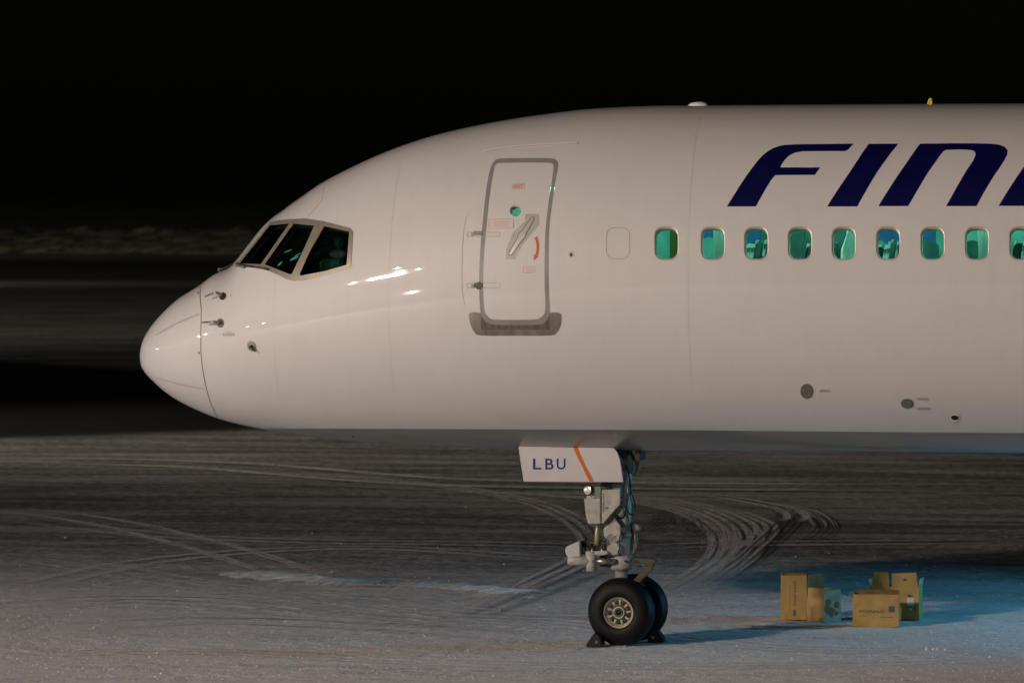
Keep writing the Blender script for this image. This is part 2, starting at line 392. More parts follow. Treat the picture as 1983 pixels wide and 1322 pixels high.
CK3 = densify([(628.5, 438.5), (676.8, 449), (671.5, 513), (630, 525), (583, 534), (580.5, 531.5), (600, 487.5)], 6)
L_DI, L_DO, L_CO, L_C1, L_C2, L_C3 = [inv(l) for l in (D_IN, D_OUT, CK_OUT, CK1, CK2, CK3)]
RAD = inv(densify([(388, 553), (387.5, 575), (390, 600), (389, 640), (389, 680), (392, 712), (398, 745), (406, 775), (415, 797), (420, 805)], 5, False))
RAD = np.vstack([[RAD[0, 0]*1.0, 0.0], RAD, [RAD[-1, 0]*1.012, math.pi]]); RAD[0, 0] = RAD[1, 0]*.998
BEL = inv(densify([(520, 829), (700, 829.5), (900, 830.5), (1100, 831.5), (1300, 832.5), (1500, 834), (1700, 836), (1983, 838)], 30, False))
q0 = BEL[0]; bz = surf(*BEL[-1])[2]
ext = [(s_of(X) , BEL[-1, 1]) for X in np.linspace(x_of(BEL[-1, 0])+.4, LEN, 40)]
BEL = np.vstack([[q0[0]-.10, math.pi], [q0[0]-.035, (q0[1]+math.pi)/2], BEL, ext])

def build_skin():
    sg = np.concatenate([[0.012], np.linspace(.04, s_of(2), 46), np.linspace(s_of(2), s_of(11), 130)[1:], np.linspace(s_of(11), s_of(LEN), 40)[1:]])
    pg = np.linspace(0, math.pi, 64)
    loops = WINS+[PORT, L_DI, L_DO, L_CO, L_C1, L_C2, L_C3]
    pts = [Vector((a, b)) for a in sg for b in pg]; E = []
    for lp in loops:
        b = len(pts); pts += [Vector(p) for p in lp]; E += [(b+i, b+(i+1) % len(lp)) for i in range(len(lp))]
    for ln in (RAD, BEL):
        b = len(pts); pts += [Vector(p) for p in ln]; E += [(b+i, b+i+1) for i in range(len(ln)-1)]
    vs, _, fs, *_ = delaunay_2d_cdt(pts, E, [], 0, 1e-6)
    V = np.array([tuple(v) for v in vs]); V[:, 1] = np.clip(V[:, 1], 0, math.pi)
    Fc = np.array([tuple(f) for f in fs]); c = V[Fc].mean(1)
    cls = np.zeros(len(Fc), int)                                   # 0 skin
    rs = np.interp(c[:, 1], RAD[:, 1], RAD[:, 0]); cls[c[:, 0] < rs] = 1
    bp = np.interp(c[:, 0], BEL[:, 0], BEL[:, 1], left=9); cls[(cls == 0) & (c[:, 1] > bp)] = 2
    cls[pip(c, L_DO)] = 3; cls[pip(c, L_DI)] = 4; cls[pip(c, PORT)] = -1
    cls[pip(c, L_CO)] = 5
    for i, l in enumerate((L_C1, L_C2, L_C3)): cls[pip(c, l)] = 6+i
    for w in WINS: cls[pip(c, w)] = -1
    return V, Fc, cls
DV, DF, DC = build_skin()
def extract(sel, off=0.0, mirror=True, mind=None):
    """mesh pieces of the hull for the chosen classes, both sides"""
    Fc = DF[np.isin(DC, sel)] if mind is None else DF[mind]
    used = np.unique(Fc); mp = -np.ones(len(DV), int); mp[used] = range(len(used)); q = DV[used]; Fc = mp[Fc]
    nr = normal(q[:, 0], q[:, 1]); w = surf(q[:, 0], q[:, 1])+nr*off
    tri = w[Fc]; fn = np.cross(tri[:, 1]-tri[:, 0], tri[:, 2]-tri[:, 0]); fl = (fn*nr[Fc[:, 0]]).sum(1) < 0; Fc[fl] = Fc[fl][:, ::-1]
    if mirror:
        w2 = w*[1, -1, 1]; n2 = nr*[1, -1, 1]; F2 = Fc[:, ::-1]+len(w)
        return np.vstack([w, w2]), np.vstack([Fc, F2]), np.vstack([nr, n2])
    return w, Fc, nr

plane = empty('airliner', (5.6, 0, 0))
tag(plane, 'white airliner with dark blue letters on its side, parked on the snowy apron', 'airplane')
def hullpart(name, sel, m, off=0, mirror=True, parent=plane, **k):
    w, f, n = extract(sel, off, mirror); return mobj(name, w, f.tolist(), m, parent, True, normals=n, **k)
def hullpair(name, sel, m, off=0):
    w, f, n = extract(sel, off, False)
    mobj(name, w*[1, -1, 1], f[:, ::-1].tolist(), m, plane, True, normals=n*[1, -1, 1])
    return mobj(name, w, f.tolist(), m, plane, True, normals=n)
# skin: white top and grey belly are one shell painted in two colours
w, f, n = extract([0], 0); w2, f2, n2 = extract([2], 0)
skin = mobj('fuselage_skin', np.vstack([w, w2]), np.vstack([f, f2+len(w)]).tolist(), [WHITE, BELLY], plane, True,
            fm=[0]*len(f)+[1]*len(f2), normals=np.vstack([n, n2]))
radome = hullpart('radome', [1], WHITE)
surround = hullpair('door_surround', [3], SEAL, .002)
door = hullpair('cabin_door', [4], WHITE, .004)
ckframe = hullpair('windshield_frame', [5], FRAMEM, .006)
for c in (6, 7, 8):
    hullpair('windshield_pane', [c], CPANE, -.012)
def reveal(name, q, depth, m, parent, off=0.0, sgn=1):
    """the short tunnel round an opening"""
    n = len(q); w = surf(q[:, 0], q[:, 1]); nr = normal(q[:, 0], q[:, 1]); c = w.mean(0); cn = nr.mean(0); cn /= np.linalg.norm(cn)
    a = w+nr*off; b = c+(w-c)*.93-cn*depth; lip = c+(w-c)*1.10+nr*(off+.0005); lip2 = c+(w-c)*1.0+nr*(off+.003)
    V = np.vstack([lip, lip2, b]); V[:, 1] *= sgn; Fc = []
    for j in (0, 1):
        for i in range(n): Fc.append((j*n+i, j*n+(i+1) % n, (j+1)*n+(i+1) % n, (j+1)*n+i))
    return mobj(name, V, Fc, m, parent, True)
def pane(name, q, depth, m, parent, sgn=1, sc=.96):
    w = surf(q[:, 0], q[:, 1]); nr = normal(q[:, 0], q[:, 1]); c = w.mean(0); cn = nr.mean(0); cn /= np.linalg.norm(cn)
    V = c+(w-c)*sc-cn*depth; V[:, 1] *= sgn
    return mobj(name, V, [tuple(range(len(V)))], m, parent)
WINF = mat('window_ring', (.52, .49, .42), .3, metal=.3)
for i, q in enumerate(WINS):
    fr = reveal('window', q, .11, WINF, plane); pane('pane', q, .05, PANE, fr)
    fr = reveal('window', q, .11, WINF, plane, sgn=-1); pane('pane', q, .05, PANE, fr, sgn=-1)
pr = reveal('porthole', PORT, .07, WINF, door); 
pane('pane', PORT, .03, PANE, plane)

# inner lining (same openings), bulkheads, floor, ceiling light, seats
cen = DV[DF].mean(1)
XC = lambda X: s_of(X-X0)
sel = np.isin(DC, [0, 2, 3, 4]) & (cen[:, 0] > XC(3.55)) & (cen[:, 0] < XC(16))
w, f, n = extract(None, -.10, True, sel)
mobj('cabin_lining', w, f[:, ::-1].tolist(), LININGT, plane, True)
sel = np.isin(DC, [0, 2, 5]) & (cen[:, 0] > XC(.9)) & (cen[:, 0] <= XC(3.6))
w, f, n = extract(None, -.07, True, sel)
mobj('cockpit_lining', w, f[:, ::-1].tolist(), LININGD, plane, True)
def boxo(name, a, b, m, parent, bevel=0, **k):
    bm = bmesh.new(); bmesh.ops.create_cube(bm, size=1)
    for v in bm.verts: v.co = Vector([(a[i]+b[i])/2+v.co[i]*(b[i]-a[i]) for i in range(3)])
    return bmo(name, bm, m, parent, bevel=bevel, **k)
def disc(name, X, m, sc=.93):
    ph = np.linspace(0, 2*math.pi, 48, endpoint=False); s = np.full(48, XC(X)); r = surf(s, ph); c = r.mean(0); r = c+(r-c)*sc
    return mobj(name, r, [tuple(range(48))], m, plane)
disc('cockpit_bulkhead', 3.58, LININGD); disc('rear_bulkhead', 16, LININGT); disc('tail_cover', LEN+X0-.02, WHITE, .999)
ZF = 3.55
boxo('cabin_floor', (3.6, -1.35, ZF-.05), (16, 1.35, ZF), mat('cabin_carpet', (.02, .05, .07), .9), plane)
boxo('ceiling_light', (3.7, -.25, 5.78), (15.9, .25, 5.80), CABINL, plane)
boxo('curtain_fill_strip', (4.6, -1.46, 5.22), (15.9, -1.40, 5.24), CURTFILL, plane)  # added strip, hidden above the windows, brightens the curtains' outer faces
boxo('galley_wall', (P(1293, 471, -1.7)[0], -1.5, ZF), (P(1306, 471, -1.7)[0], -1.2, 5.1), PANELO, plane)
boxo('galley_wall', (P(1306, 471, -1.7)[0], -1.5, ZF), (P(1320, 471, -1.7)[0], -1.2, 5.1), LININGD, plane)
def seat(x, y, kind):
    h = .66 + (0 if kind == 0 else .02)
    zc = P(1500, 474, -1.5)[2]
    bm = bmesh.new()
    top = zc + random.uniform(-.02, .03)
    prism_bm(bm, [Vector((x, y-.22, top)), Vector((x+.09, y-.22, top-.01)), Vector((x-.05, y-.22, ZF+.45)), Vector((x-.18, y-.22, ZF+.45))], (0, .44, 0))
    o = bmo('seat', bm, SEATG if kind != 1 else SEATB, plane, bevel=.02)
    # head rest cover with a wavy hem
    V = []; Fc = []; n = 11
    for i in range(n):
        yy = y-.225+.45*i/(n-1); V += [(x-.012, yy, top+.015), (x-.012-.03, yy, top-.16-.02*(i % 2))]
    for i in range(n-1): Fc.append((2*i, 2*i+2, 2*i+3, 2*i+1))
    mobj('headrest_cover', V, Fc, LININGT, o)
    V = [(a+.10, b, c) for a, b, c in V]
    mobj('headrest_cover', V, Fc, LININGT, o)
wxs = [P(u, 471, -1.6)[0] for u in WIN_X]
for k in range(12):
    x = wxs[1]+.30+k*.762
    for j, y in enumerate((-1.42, -.96, .5, .96, 1.42)): seat(x, y, 1 if j > 2 else 0)
# blue partitions and pale side pieces seen across the cabin
PANELL = mat('pale_cabin_panel', (.10, .30, .25), .7, noise=.4, nscale=4)
for k in range(-1, 9):
    x = wxs[1]-.25+k*1.02
    boxo('cabin_panel', (x, 1.18, 4.40), (x+.50, 1.22, 5.1), (CURT, PANELG, CURT, PANELL)[k % 4], plane)
    boxo('cabin_panel', (x+.505, 1.18, 4.40), (x+1.015, 1.22, 5.1), (PANELG, CURT, PANELL, CURT)[k % 4], plane)
# seat backs across the aisle, their covers scalloped along the top
for k in range(16):
    x = wxs[1]-.5+k*.585; n = 9; top = 4.615+random.uniform(-.03, .04)
    pts = [Vector((x+.52*i/(n-1)*1.0, .62, top+.014*(i % 2)-.05*abs(i/(n-1)*2-1)**3)) for i in range(n)]
    bm = bmesh.new(); prism_bm(bm, pts+[Vector((x+.54, .62, 3.9)), Vector((x-.02, .62, 3.9))], (0, .08, 0)); bmo('far_seat_back', bm, SEATG if k % 3 else PANELL, plane)
def curtain(x, w0, w1, m):
    """a pale pleated cloth hanging beside the window"""
    V = []; Fc = []; n = 15
    for i in range(n):
        t = i/(n-1)
        for zz, ww in ((5.15, w0), (4.72, w0*.9), (4.55, w1), (4.35, w1*1.1), (4.0, w0)):
            V.append((x-ww/2+ww*t, -1.34+.018*math.cos(i*math.pi), zz))
    for i in range(n-1):
        for k in range(4): Fc.append((i*5+k, (i+1)*5+k, (i+1)*5+k+1, i*5+k+1))
    mobj('curtain', V, Fc, m, plane, True)
for k, (dx, w0, w1) in enumerate(((.06, .26, .22), (0, .20, .30), (-.05, .26, .20), (.02, .26, .24), (0, .24, .26))):
    curtain(wxs[1]+dx+k*1.524+.03, w0, w1, CURTL)
# cockpit: instrument glare, seats and a flight bag shape behind the side glass
for u, v, y, w_, h_ in ((570, 500, -.9, .10, .05), (577, 493, -.85, .08, .03), (542, 511, -.9, .05, .05), (558, 486, -.7, .09, .03)):
    p = P(u, v, y); bm = bmesh.new(); bmesh.ops.create_icosphere(bm, subdivisions=2, radius=1)
    for q_ in bm.verts: q_.co = Vector((p.x+(q_.co.x+q_.co.z*.6)*w_*.45, y+q_.co.y*.02, p.z+q_.co.z*h_*.5+q_.co.x*.012))
    bmo('instrument_panel', bm, INSTR, plane, smooth=True)
def ico(name, loc, sc, m, parent, sub=2, **k):
    bm = bmesh.new(); bmesh.ops.create_icosphere(bm, subdivisions=sub, radius=1)
    for v in bm.verts: v.co = Vector([loc[i]+v.co[i]*sc[i] for i in range(3)])
    return bmo(name, bm, m, parent, smooth=True, **k)
CKG = mat('cockpit_seat_cover', (.05, .16, .12), .9, noise=.5, nscale=10, emit=(.02, .10, .07), estr=.10)  # faint emission stands in for light falling on the cover
p = P(643, 512, -.9); boxo('cockpit_seat', (p.x-.14, -.95, p.z-.22), (p.x+.12, -.6, p.z+.06), CKG, plane, bevel=.03)
p = P(655, 492, -.8); ico('headset', p, (.10, .08, .055), mat('headset_grey', (.25, .26, .28), .6, noise=.3, nscale=12, emit=(.1, .12, .13), estr=.12), plane)  # the grey glows faintly too, in place of light on it
p = P(655, 470, -.8); ico('headrest', p, (.05, .1, .07), CKG, plane)

# hull details
ribbon_dom('radome_joint', RAD, .011, RADGAP, plane, .0015)
def ring_line(u, v0=None, m=LINE2, width=.007, p0=.12, p1=2.25):
    q = inv([(u, 600)])[0]; return ribbon_dom('panel_seam', [(q[0], p) for p in np.linspace(p0, p1, 70)], width, m, plane, .0012)
ring_line(1333, m=LINE2); ring_line(753, m=LINE2, p0=.35)
ring_line(530, m=LINE2, width=.005, p0=1.2, p1=2.3)
ribbon('panel_seam', [(628, 356), (624, 388), (596, 420)], .006, LINE, plane, .0012)
def hline(v, u0, u1, m, width=.006):
    q = inv([(1500, v)])[0]; s0 = inv([(u0, v)])[0][0]; s1 = inv([(u1, v)])[0][0]
    ribbon_dom('lap_seam', [(s, q[1]) for s in np.linspace(s0, s1, 40)], width, m, plane, .0012)
hline(546, 1335, 2300, LINE2, .005); hline(716, 1335, 2300, LINE2, .004); hline(232, 1100, 2300, LINE2, .006)
hline(741, 560, 1330, LINE2, .004)
ribbon('lightning_strip', [(303, 648), (340, 627), (386, 607.5)], .020, STRIP, radome, .004)
ribbon('lightning_strip', [(303, 731), (345, 743), (396, 753)], .018, STRIP, radome, .004)
for u, v in ((384, 567), (385.5, 683)): decal('fastener', [(u+1.8*math.cos(a), v+2.2*math.sin(a)) for a in np.linspace(0, 6.28, 9)[:-1]], RADGAP, radome, .003, grid=3)
ribbon('drip_rail', catmull([(932, 296), (960, 290), (1020, 283), (1118, 278)], False, 6), .026, RIM_W, plane, .012)
decal('fairing_plate', catmull([(909.5, 606), (932, 606), (940, 614), (958, 622), (1040, 622), (1054, 616), (1062, 606), (1086, 607), (1086.5, 628), (1079, 643), (1066, 649.5), (1000, 650), (932, 649.5), (918, 642), (910.5, 626)], n=3), PLATE, plane, .0010, 5)
decal('threshold', [(931, 612), (940, 616), (951, 622), (1045, 622), (1055, 617), (1064, 612), (1065, 638), (932, 638)], PLATE_D, plane, .0014, 5)
# hinges
ribbon('hinge_cover', [(936, 450), (968, 450), (968, 458), (905, 458), (905, 450)], .006, LINE, door, .006, closed=True)
ribbon('hinge_cover', [(938, 548), (969, 548), (968, 557), (905, 557), (903, 549)], .006, LINE, door, .006, closed=True)
for v in (449, 549):
    decal('hinge', rrect(926, v+3, 16, 8, 1.5), DARKMETAL if v > 500 else SEAL, door, .012, 4)
    decal('hinge', rrect(915, v+5, 5, 7, 1), LINE, door, .010, 4)
decal('hinge_stain', rrect(927, 553, 9, 14, 3), mat('grease', (.05, .045, .03), .5), door, .013, 4)
ribbon('service_panel', catmull([(903, 420), (898, 450), (895, 500), (895, 560), (900, 590)], False, 4), .005, LINE, plane, .002)
ribbon('service_panel', [(903, 420), (912, 410), (934, 405)], .004, LINE2, plane, .002)
# handle recess and handle
HREC = mat('handle_recess', (.42, .41, .35), .45, noise=.15, nscale=12)
decal('handle_recess', [(1018, 415), (1044, 414.5), (1044, 435), (1010, 477), (998, 502), (980.5, 502.5), (980.5, 483), (993, 451), (1016, 429)], HREC, door, .0055, 6)
def lever(g):
    (x0, y0), (x1, y1) = (1032, 423), (989, 491.5); L = math.hypot(x1-x0, y1-y0); dx, dy = (x1-x0)/L, (y1-y0)/L; nx, ny = -dy, dx
    prof_ = [(0, 3.0), (.12, 3.6), (.40, 4.6), (.47, 6.2), (.53, 6.2), (.60, 4.6), (.88, 3.3), (1, 2.8)]
    a = [(x0+dx*L*t+nx*(w+g), y0+dy*L*t+ny*(w+g)) for t, w in prof_]; b = [(x0+dx*L*t-nx*(w+g), y0+dy*L*t-ny*(w+g)) for t, w in prof_]
    return a+[(x1+dx*(2.5+g), y1+dy*(2.5+g))]+b[::-1]+[(x0-dx*(2.5+g), y0-dy*(2.5+g))]
decal('handle_shadow_gap', lever(1.3), mat('recess_gap', (.12, .11, .08), .6), door, .007, 5)
decal('handle', lever(-.2), mat('handle_metal', (.55, .54, .52), .3, metal=.4), door, .0095, 5)
# red marks
def box_mark(u0, v0, u1, v1, m, sk=0, wd=.004):
    ribbon('placard', [(u0+sk, v0), (u1+sk, v0-1), (u1, v1-1), (u0, v1)], wd, m, door, .007, closed=True)
def text_on(name, s, u0, v0, h, m, parent, width=None, slope=0., shear=0., off=.007):
    v, f = text_polys(s, shear); sx = h if width is None else width/v[:, 0].max()
    px = np.stack([u0+v[:, 0]*sx, v0-v[:, 1]*h+v[:, 0]*sx*slope], -1)
    w, nr, q = on(px, off); return mobj(name, w, f, m, parent, True, normals=nr)
box_mark(992, 356.5, 1016, 367, RED, 1); text_on('lettering', 'EXIT', 995, 365, 6.6, RED, door, 19, -.02, .15)
box_mark(947, 425.5, 994, 443, RED, .5)
REDF = mat('marking_faded_red', (.62, .42, .38), .5)
for k in range(3): decal('lettering', [(956, 429+k*4.2), (985, 428.4+k*4.2), (984-k, 431+k*4.2), (957+k, 431.6+k*4.2)], REDF, door, .006, 5)
box_mark(1013.5, 517.5, 1036, 528.5, RED)
for k in range(2): decal('lettering', [(1018, 520+k*3.6), (1032, 519.8+k*3.6), (1032, 522+k*3.6), (1018, 522.2+k*3.6)], REDF, door, .006, 5)
arc = catmull([(1037.5, 459), (1041, 470), (1041.5, 484), (1038.5, 496)], False, 5)
ribbon('arrow', arc, .030, ARROW, door, .007)
decal('arrow', [(1034.2, 492.5), (1042, 497), (1034, 504.5)], ARROW, door, .008, 4)
# blanked window outline, sensor, ports
ribbon('blanked_window', rrect(1197, 471, 45, 60, 15), .007, LINE, plane, .002, closed=True)
def disc_px(u, v, ru, rv, tilt=0, n=16):
    t = math.radians(tilt); return [(u+ru*math.cos(a)*math.cos(t)-rv*math.sin(a)*math.sin(t), v+ru*math.cos(a)*math.sin(t)+rv*math.sin(a)*math.cos(t)) for a in np.linspace(0, 2*math.pi, n, endpoint=False)]
s_ = decal('drain_port', disc_px(1105.5, 493, 4.5, 6), METAL, plane, .006, 4)
decal('opening', disc_px(1106, 493.5, 2.4, 3.4), BLACK, s_, .009, 3)
GRILLE = mat('grille_metal', (.22, .21, .18), .5, metal=.4, noise=.3, nscale=30)
for u, v, ru, rv, tl in ((1562.5, 757, 12.5, 14.5, 0), (1757, 781, 12.5, 9.5, 8)):
    o = decal('static_port', [(u+(a-u)*1.0, v+(b-v)*1.0) for a, b in (disc_px(u, v, ru, rv, tl, 20))], RADGAP, plane, .004, 5)
    decal('grille', disc_px(u, v, ru-1.6, rv-1.6, tl, 20), GRILLE, o, .008, 4)
o = decal('outlet', disc_px(1849, 807.5, 10, 8, 5, 16), RIM_W, plane, .004, 5); decal('opening', disc_px(1849, 807.5, 7.5, 4.6, 5, 16), BLACK, o, .008, 4)
for u0, v0, u1, v1, c in ((1587, 754, 1608, 759, GREYT), (1586, 765, 1589, 767, GREYT), (1776, 770, 1799, 774.5, GREYT), (1776, 788.5, 1804, 793, GREYT), (1845, 817, 1860, 819.5, LINE2), (432, 645, 455, 650.5, GREYT), (438, 641, 450, 644, REDF), (446, 571, 450, 574, GREYT)):
    n_ = max(3, int((u1-u0)/3.2))
    for k in range(n_):
        a = u0+(u1-u0)*k/n_; b = a+(u1-u0)/n_*random.uniform(.6, .85)
        decal('stencil_mark', [(a, v0), (b, v0), (b, v1), (a, v1)], c, plane, .003, 4)
# pitot probes and vane
def probe(u, v, ru, rv, tl, arm, m):
    o = decal('pitot_base', disc_px(u, v, ru, rv, tl), m, plane, .008, 3)
    (w0, w1, w2), nr, _ = on([(u, v), (u-4, v+1.5), (u+arm[0], v+arm[1])])
    a = Vector(w0); n0 = Vector(nr[0]); b = a+n0*.11; c = b+(Vector(w2)-Vector(w0))
    bm = bmesh.new(); tube_bm(bm, [a, a+n0*.07, b+(c-b)*.08, b+(c-b)*.25, c], [.022, .018, .014, .013, .009], 8)
    bmo('pitot_tube', bm, METAL, o)
probe(432, 574, 6, 7.6, 32, (-22, 9), DARKMETAL); probe(427, 625.5, 6.8, 8.6, 0, (-24, 1.5), GEARD)
o = decal('vane_base', disc_px(487.5, 670, 8, 10.5, -20, 20), METAL, plane, .008, 3)
(w0, w1), nr, _ = on([(488, 670), (499, 679)])
bm = bmesh.new(); tube_bm(bm, [Vector(w0), Vector(w0)+Vector(nr[0])*.05, Vector(w1)+Vector(nr[1])*.05], [.022, .016, .005], 8); bmo('airflow_vane', bm, DARKMETAL, o)

# blue title letters
def Z6(pts): return [(1320+x/2.991, 180+y/2.991) for x, y in pts]
FL = Z6([(262, 658), (296, 603), (330, 549), (364, 497), (400, 446), (440, 394), (470, 362), (500, 338), (530, 321), (565, 308), (600, 302), (680, 298), (800, 297), (995, 295), (976, 316), (962, 331), (945, 338), (820, 338), (700, 339), (655, 347), (622, 364), (597, 388), (580, 412), (570, 432), (690, 432), (802, 432), (772, 476), (650, 476), (542, 477), (520, 502), (490, 550), (460, 603), (430, 658)])
IL = Z6([(843, 658), (872, 611), (903, 563), (935, 516), (970, 465), (1005, 412), (1042, 355), (1083, 296), (1255, 295), (1212, 348), (1170, 405), (1132, 460), (1098, 515), (1070, 563), (1043, 611), (1017, 658)])
NL = [(1140, 656), (1168, 609), (1199, 560), (1230, 512), (1262, 464), (1298, 412), (1338, 354), (1380, 295), (1560, 293), (1700, 293), (1790, 295), (1840, 301), (1872, 314), (1888, 335), (1886, 358), (1868, 392), (1840, 435), (1808, 482), (1778, 530), (1750, 578), (1728, 618), (1708, 656), (1532, 656), (1560, 606), (1590, 552), (1622, 496), (1655, 442), (1688, 393), (1702, 362), (1700, 344), (1686, 334), (1650, 330), (1590, 329), (1530, 331), (1515, 339), (1488, 374), (1458, 417), (1428, 460), (1398, 508), (1370, 556), (1341, 606), (1312, 656)]
for name, p in (('letter', FL), ('letter', IL), ('letter', Z6(NL)), ('letter', Z6([(x+696, y-1) for x, y in NL]))):
    decal(name, p, BLUE, plane, .002, 9)
text_on('registration', 'LBU', 538, 416, 6, BLUE, plane, 14, -.75, 0, .003)

# wipers
def hull_tube(name, pxs, lift, r, m, parent):
    w, nr, _ = on(pxs); pts = [Vector(w[i])+Vector(nr[i])*lift for i in range(len(w))]
    return tube(name, pts, r, m, parent, 6)
hull_tube('wiper', [(462, 513), (480, 517), (500, 519.5), (522, 523)], .03, .012, DARKMETAL, plane)
a = Vector(surf(XC(P(455, 514, 0)[0]), .05)); b = Vector(surf(XC(P(424, 522, 0)[0]), .10))
tube('wiper', [a+Vector((0, 0, .015)), (a+b)/2+Vector((0, 0, .01)), b+Vector((0, 0, .025))], .010, DARKMETAL, plane)
for u, v in ((474, 519),): ico('wiper_pivot', Vector(on([(u, v)], .03)[0][0]), (.022, .022, .022), METAL, plane, 1)
p = P(425, 522, -.05); ico('wiper_pivot', p+Vector((0, 0, .0)), (.025, .02, .03), METAL, plane, 1)
# rivets round the side window
for i in range(15):
    t = i/14; u = 590+t*(672-590); v = 539.5+t*(518-539.5)
    decal('rivet', disc_px(u, v, 1.1, 1.4, 0, 6), mat('rivet', (.22, .19, .14), .5, metal=.4) if i == 0 else bpy.data.materials['rivet'], ckframe, .009, 3)

# dome antenna, yellow blade antenna, belly bumps
c = P(1353, 204, 0)
bm = bmesh.new(); bmesh.ops.create_uvsphere(bm, u_segments=24, v_segments=12, radius=1)
for v in bm.verts: v.co = Vector((c.x+v.co.x*.125, v.co.y*.09, c.z-.01+v.co.z*.05))
bmo('dome_antenna', bm, mat('antenna_white', (.8, .78, .74), .35), plane, smooth=True)
bm = bmesh.new(); prism_bm(bm, [P(1793, 207, -.012), P(1796, 198, -.012), P(1799, 190.5, -.012), P(1804, 190, -.012), P(1805.5, 198, -.012), P(1805, 207, -.012)], (0, .024, 0)); bmo('blade_antenna', bm, YEL, plane, bevel=.004)
for u, v, sx in ((1942, 874, .10), (1445, 872, .09)):
    p = P(u, v, -.1); boxo('belly_fitting', (p.x-sx, -.16, p.z-.012), (p.x+sx, -.04, p.z+.03), mat('fitting_white', (.7, .7, .65), .4) if u > 1900 else METAL, plane, .008)
s_ = ico('drain_mast', Vector(on([(683, 843)])[0][0]), (.012, .012, .03), GEARD, plane, 1)

# ------------------------------------------------------------------ nose gear
yD = -.42
dp = [(1002, 861), (1060, 861), (1168, 862), (1180, 863.5), (1189, 868), (1196, 876), (1200, 888), (1203, 905), (1207, 933), (1100, 932.5), (1012.5, 932)]
gd = prism_px('gear_door', dp, yD, yD+.03, DOORW, plane, bevel=.004)
prism_px('stripe', [(1108, 862.2), (1117, 862.2), (1124, 880), (1133, 900), (1150.5, 931.8), (1141, 931.8), (1126, 900), (1116, 880)], yD-.003, yD-.001, ORANGE, gd, bevel=0)
for ch, u0, wd in (('L', 1032, 16.5), ('B', 1056, 16), ('U', 1078, 17)):
    v, f = text_polys(ch); cu = [P(u0+a*(wd/v[:, 0].max()), 908.5-b*21, yD-.003) for a, b in v]
    mobj('letter', cu, f, mat('registration_blue', (.012, .02, .20), .4), gd)
tube('gear_door_edge', [P(1002, 861, yD-.002), P(1007, 896, yD-.002), P(1012.5, 932, yD-.002)], .006, DARKMETAL, gd, 6)
prism_px('gear_door', [(u+24 if u > 1100 else u, v_-14) for u, v_ in dp], .39, .42, GEARG, plane, bevel=.004)
prism_px('gear_bay_edge', [(1178, 862), (1240, 864), (1240, 893), (1230, 893), (1228, 870), (1215, 868), (1212, 890), (1206, 888)], -.2, .3, DARKMETAL, plane)
prism_px('gear_bracket', [(1203, 880), (1222, 880), (1228, 905), (1225, 918), (1206, 912)], -.15, .1, GEARG, plane)
prism_px('gear_bracket', [(1222, 893), (1239, 893), (1236, 912), (1230, 919), (1221, 918)], .0, .15, mat('fitting_olive', (.22, .21, .10), .5), plane)
# main strut
def V3(u, v, y=0): return P(u, v, y)
tube('gear_strut', [V3(1204, 850), V3(1203, 960), V3(1201, 1020), V3(1200, 1082)], [.12, .12, .125, .125], GEARP, plane, 20)
tube('strut_collar', [V3(1200.5, 1030), V3(1200.3, 1040)], .145, GEARG, plane, 20)
tube('strut_collar', [V3(1203, 1074), V3(1203, 1079), V3(1203, 1096), V3(1203, 1103)], [.12, .15, .15, .11], GEARP, plane, 20)
tube('piston', [V3(1203, 1100), V3(1204, 1172)], .075, mat('chrome_piston', (.62, .60, .57), .25, metal=.6), plane, 20)
tube('axle', [V3(1216, 1184, .0)+Vector((-.06, -.22, 0)), V3(1216, 1184, 0)+Vector((.02, .24, 0))], .05, GEARP, plane, 12)
# equipment boxes on the strut
b1 = prism_px('equipment_box', [(1131, 965), (1163, 965), (1163, 1013.5), (1139, 1014), (1134, 996)], -.24, -.05, GEARP, plane, .008)
prism_px('box_shoulder', [(1142, 936), (1151, 936), (1151, 966), (1135, 966), (1136, 962)], -.20, -.05, GEARP, plane)
prism_px('box_panel', [(1151, 934), (1164, 934), (1164, 965), (1151, 965)], -.22, -.18, GEARG, plane)
b2 = prism_px('equipment_box', [(1165.5, 948), (1178, 948), (1201, 947), (1201, 976), (1168, 1013), (1165, 1013)], -.235, -.08, GEARP, plane, .006)
prism_px('box_seam', [(1168, 955), (1169.5, 955), (1169.5, 992), (1168, 992)], -.238, -.2355, GEARD, b2, 0)
for u in (1172.5, 1176): prism_px('latch', [(u, 981), (u+2.2, 981), (u+2.2, 985), (u, 985)], -.24, -.2355, GEARD, b2, 0)
prism_px('dark_recess', [(1164, 934), (1181, 934), (1181, 947), (1174, 947), (1172, 942), (1164, 940)], -.22, -.1, BLACK, plane, 0)
prism_px('bracket', [(1181, 935), (1203, 936), (1203, 948), (1181, 948)], -.18, -.05, GEARG, plane)
prism_px('strut_web', [(1165, 1013), (1201, 977), (1214, 985), (1212, 1020), (1180, 1022)], -.16, -.02, GEARG, plane)
# taxi light
c = V3(1138.5, 948.5, -.22); axd = Vector((-.45, -.88, .02)).normalized()
bm = bmesh.new(); lathe_bm(bm, [(-.09, .0), (-.085, .035), (-.03, .055), (.0, .060), (.012, .060), (.014, .052)], c, axd, 28); tl = bmo('taxi_light', bm, DARKMETAL, plane)
bm = bmesh.new(); lathe_bm(bm, [(.012, .052), (.016, .04), (.019, .02), (.02, .0)], c, axd, 28); bmo('lens', bm, LENS, tl)
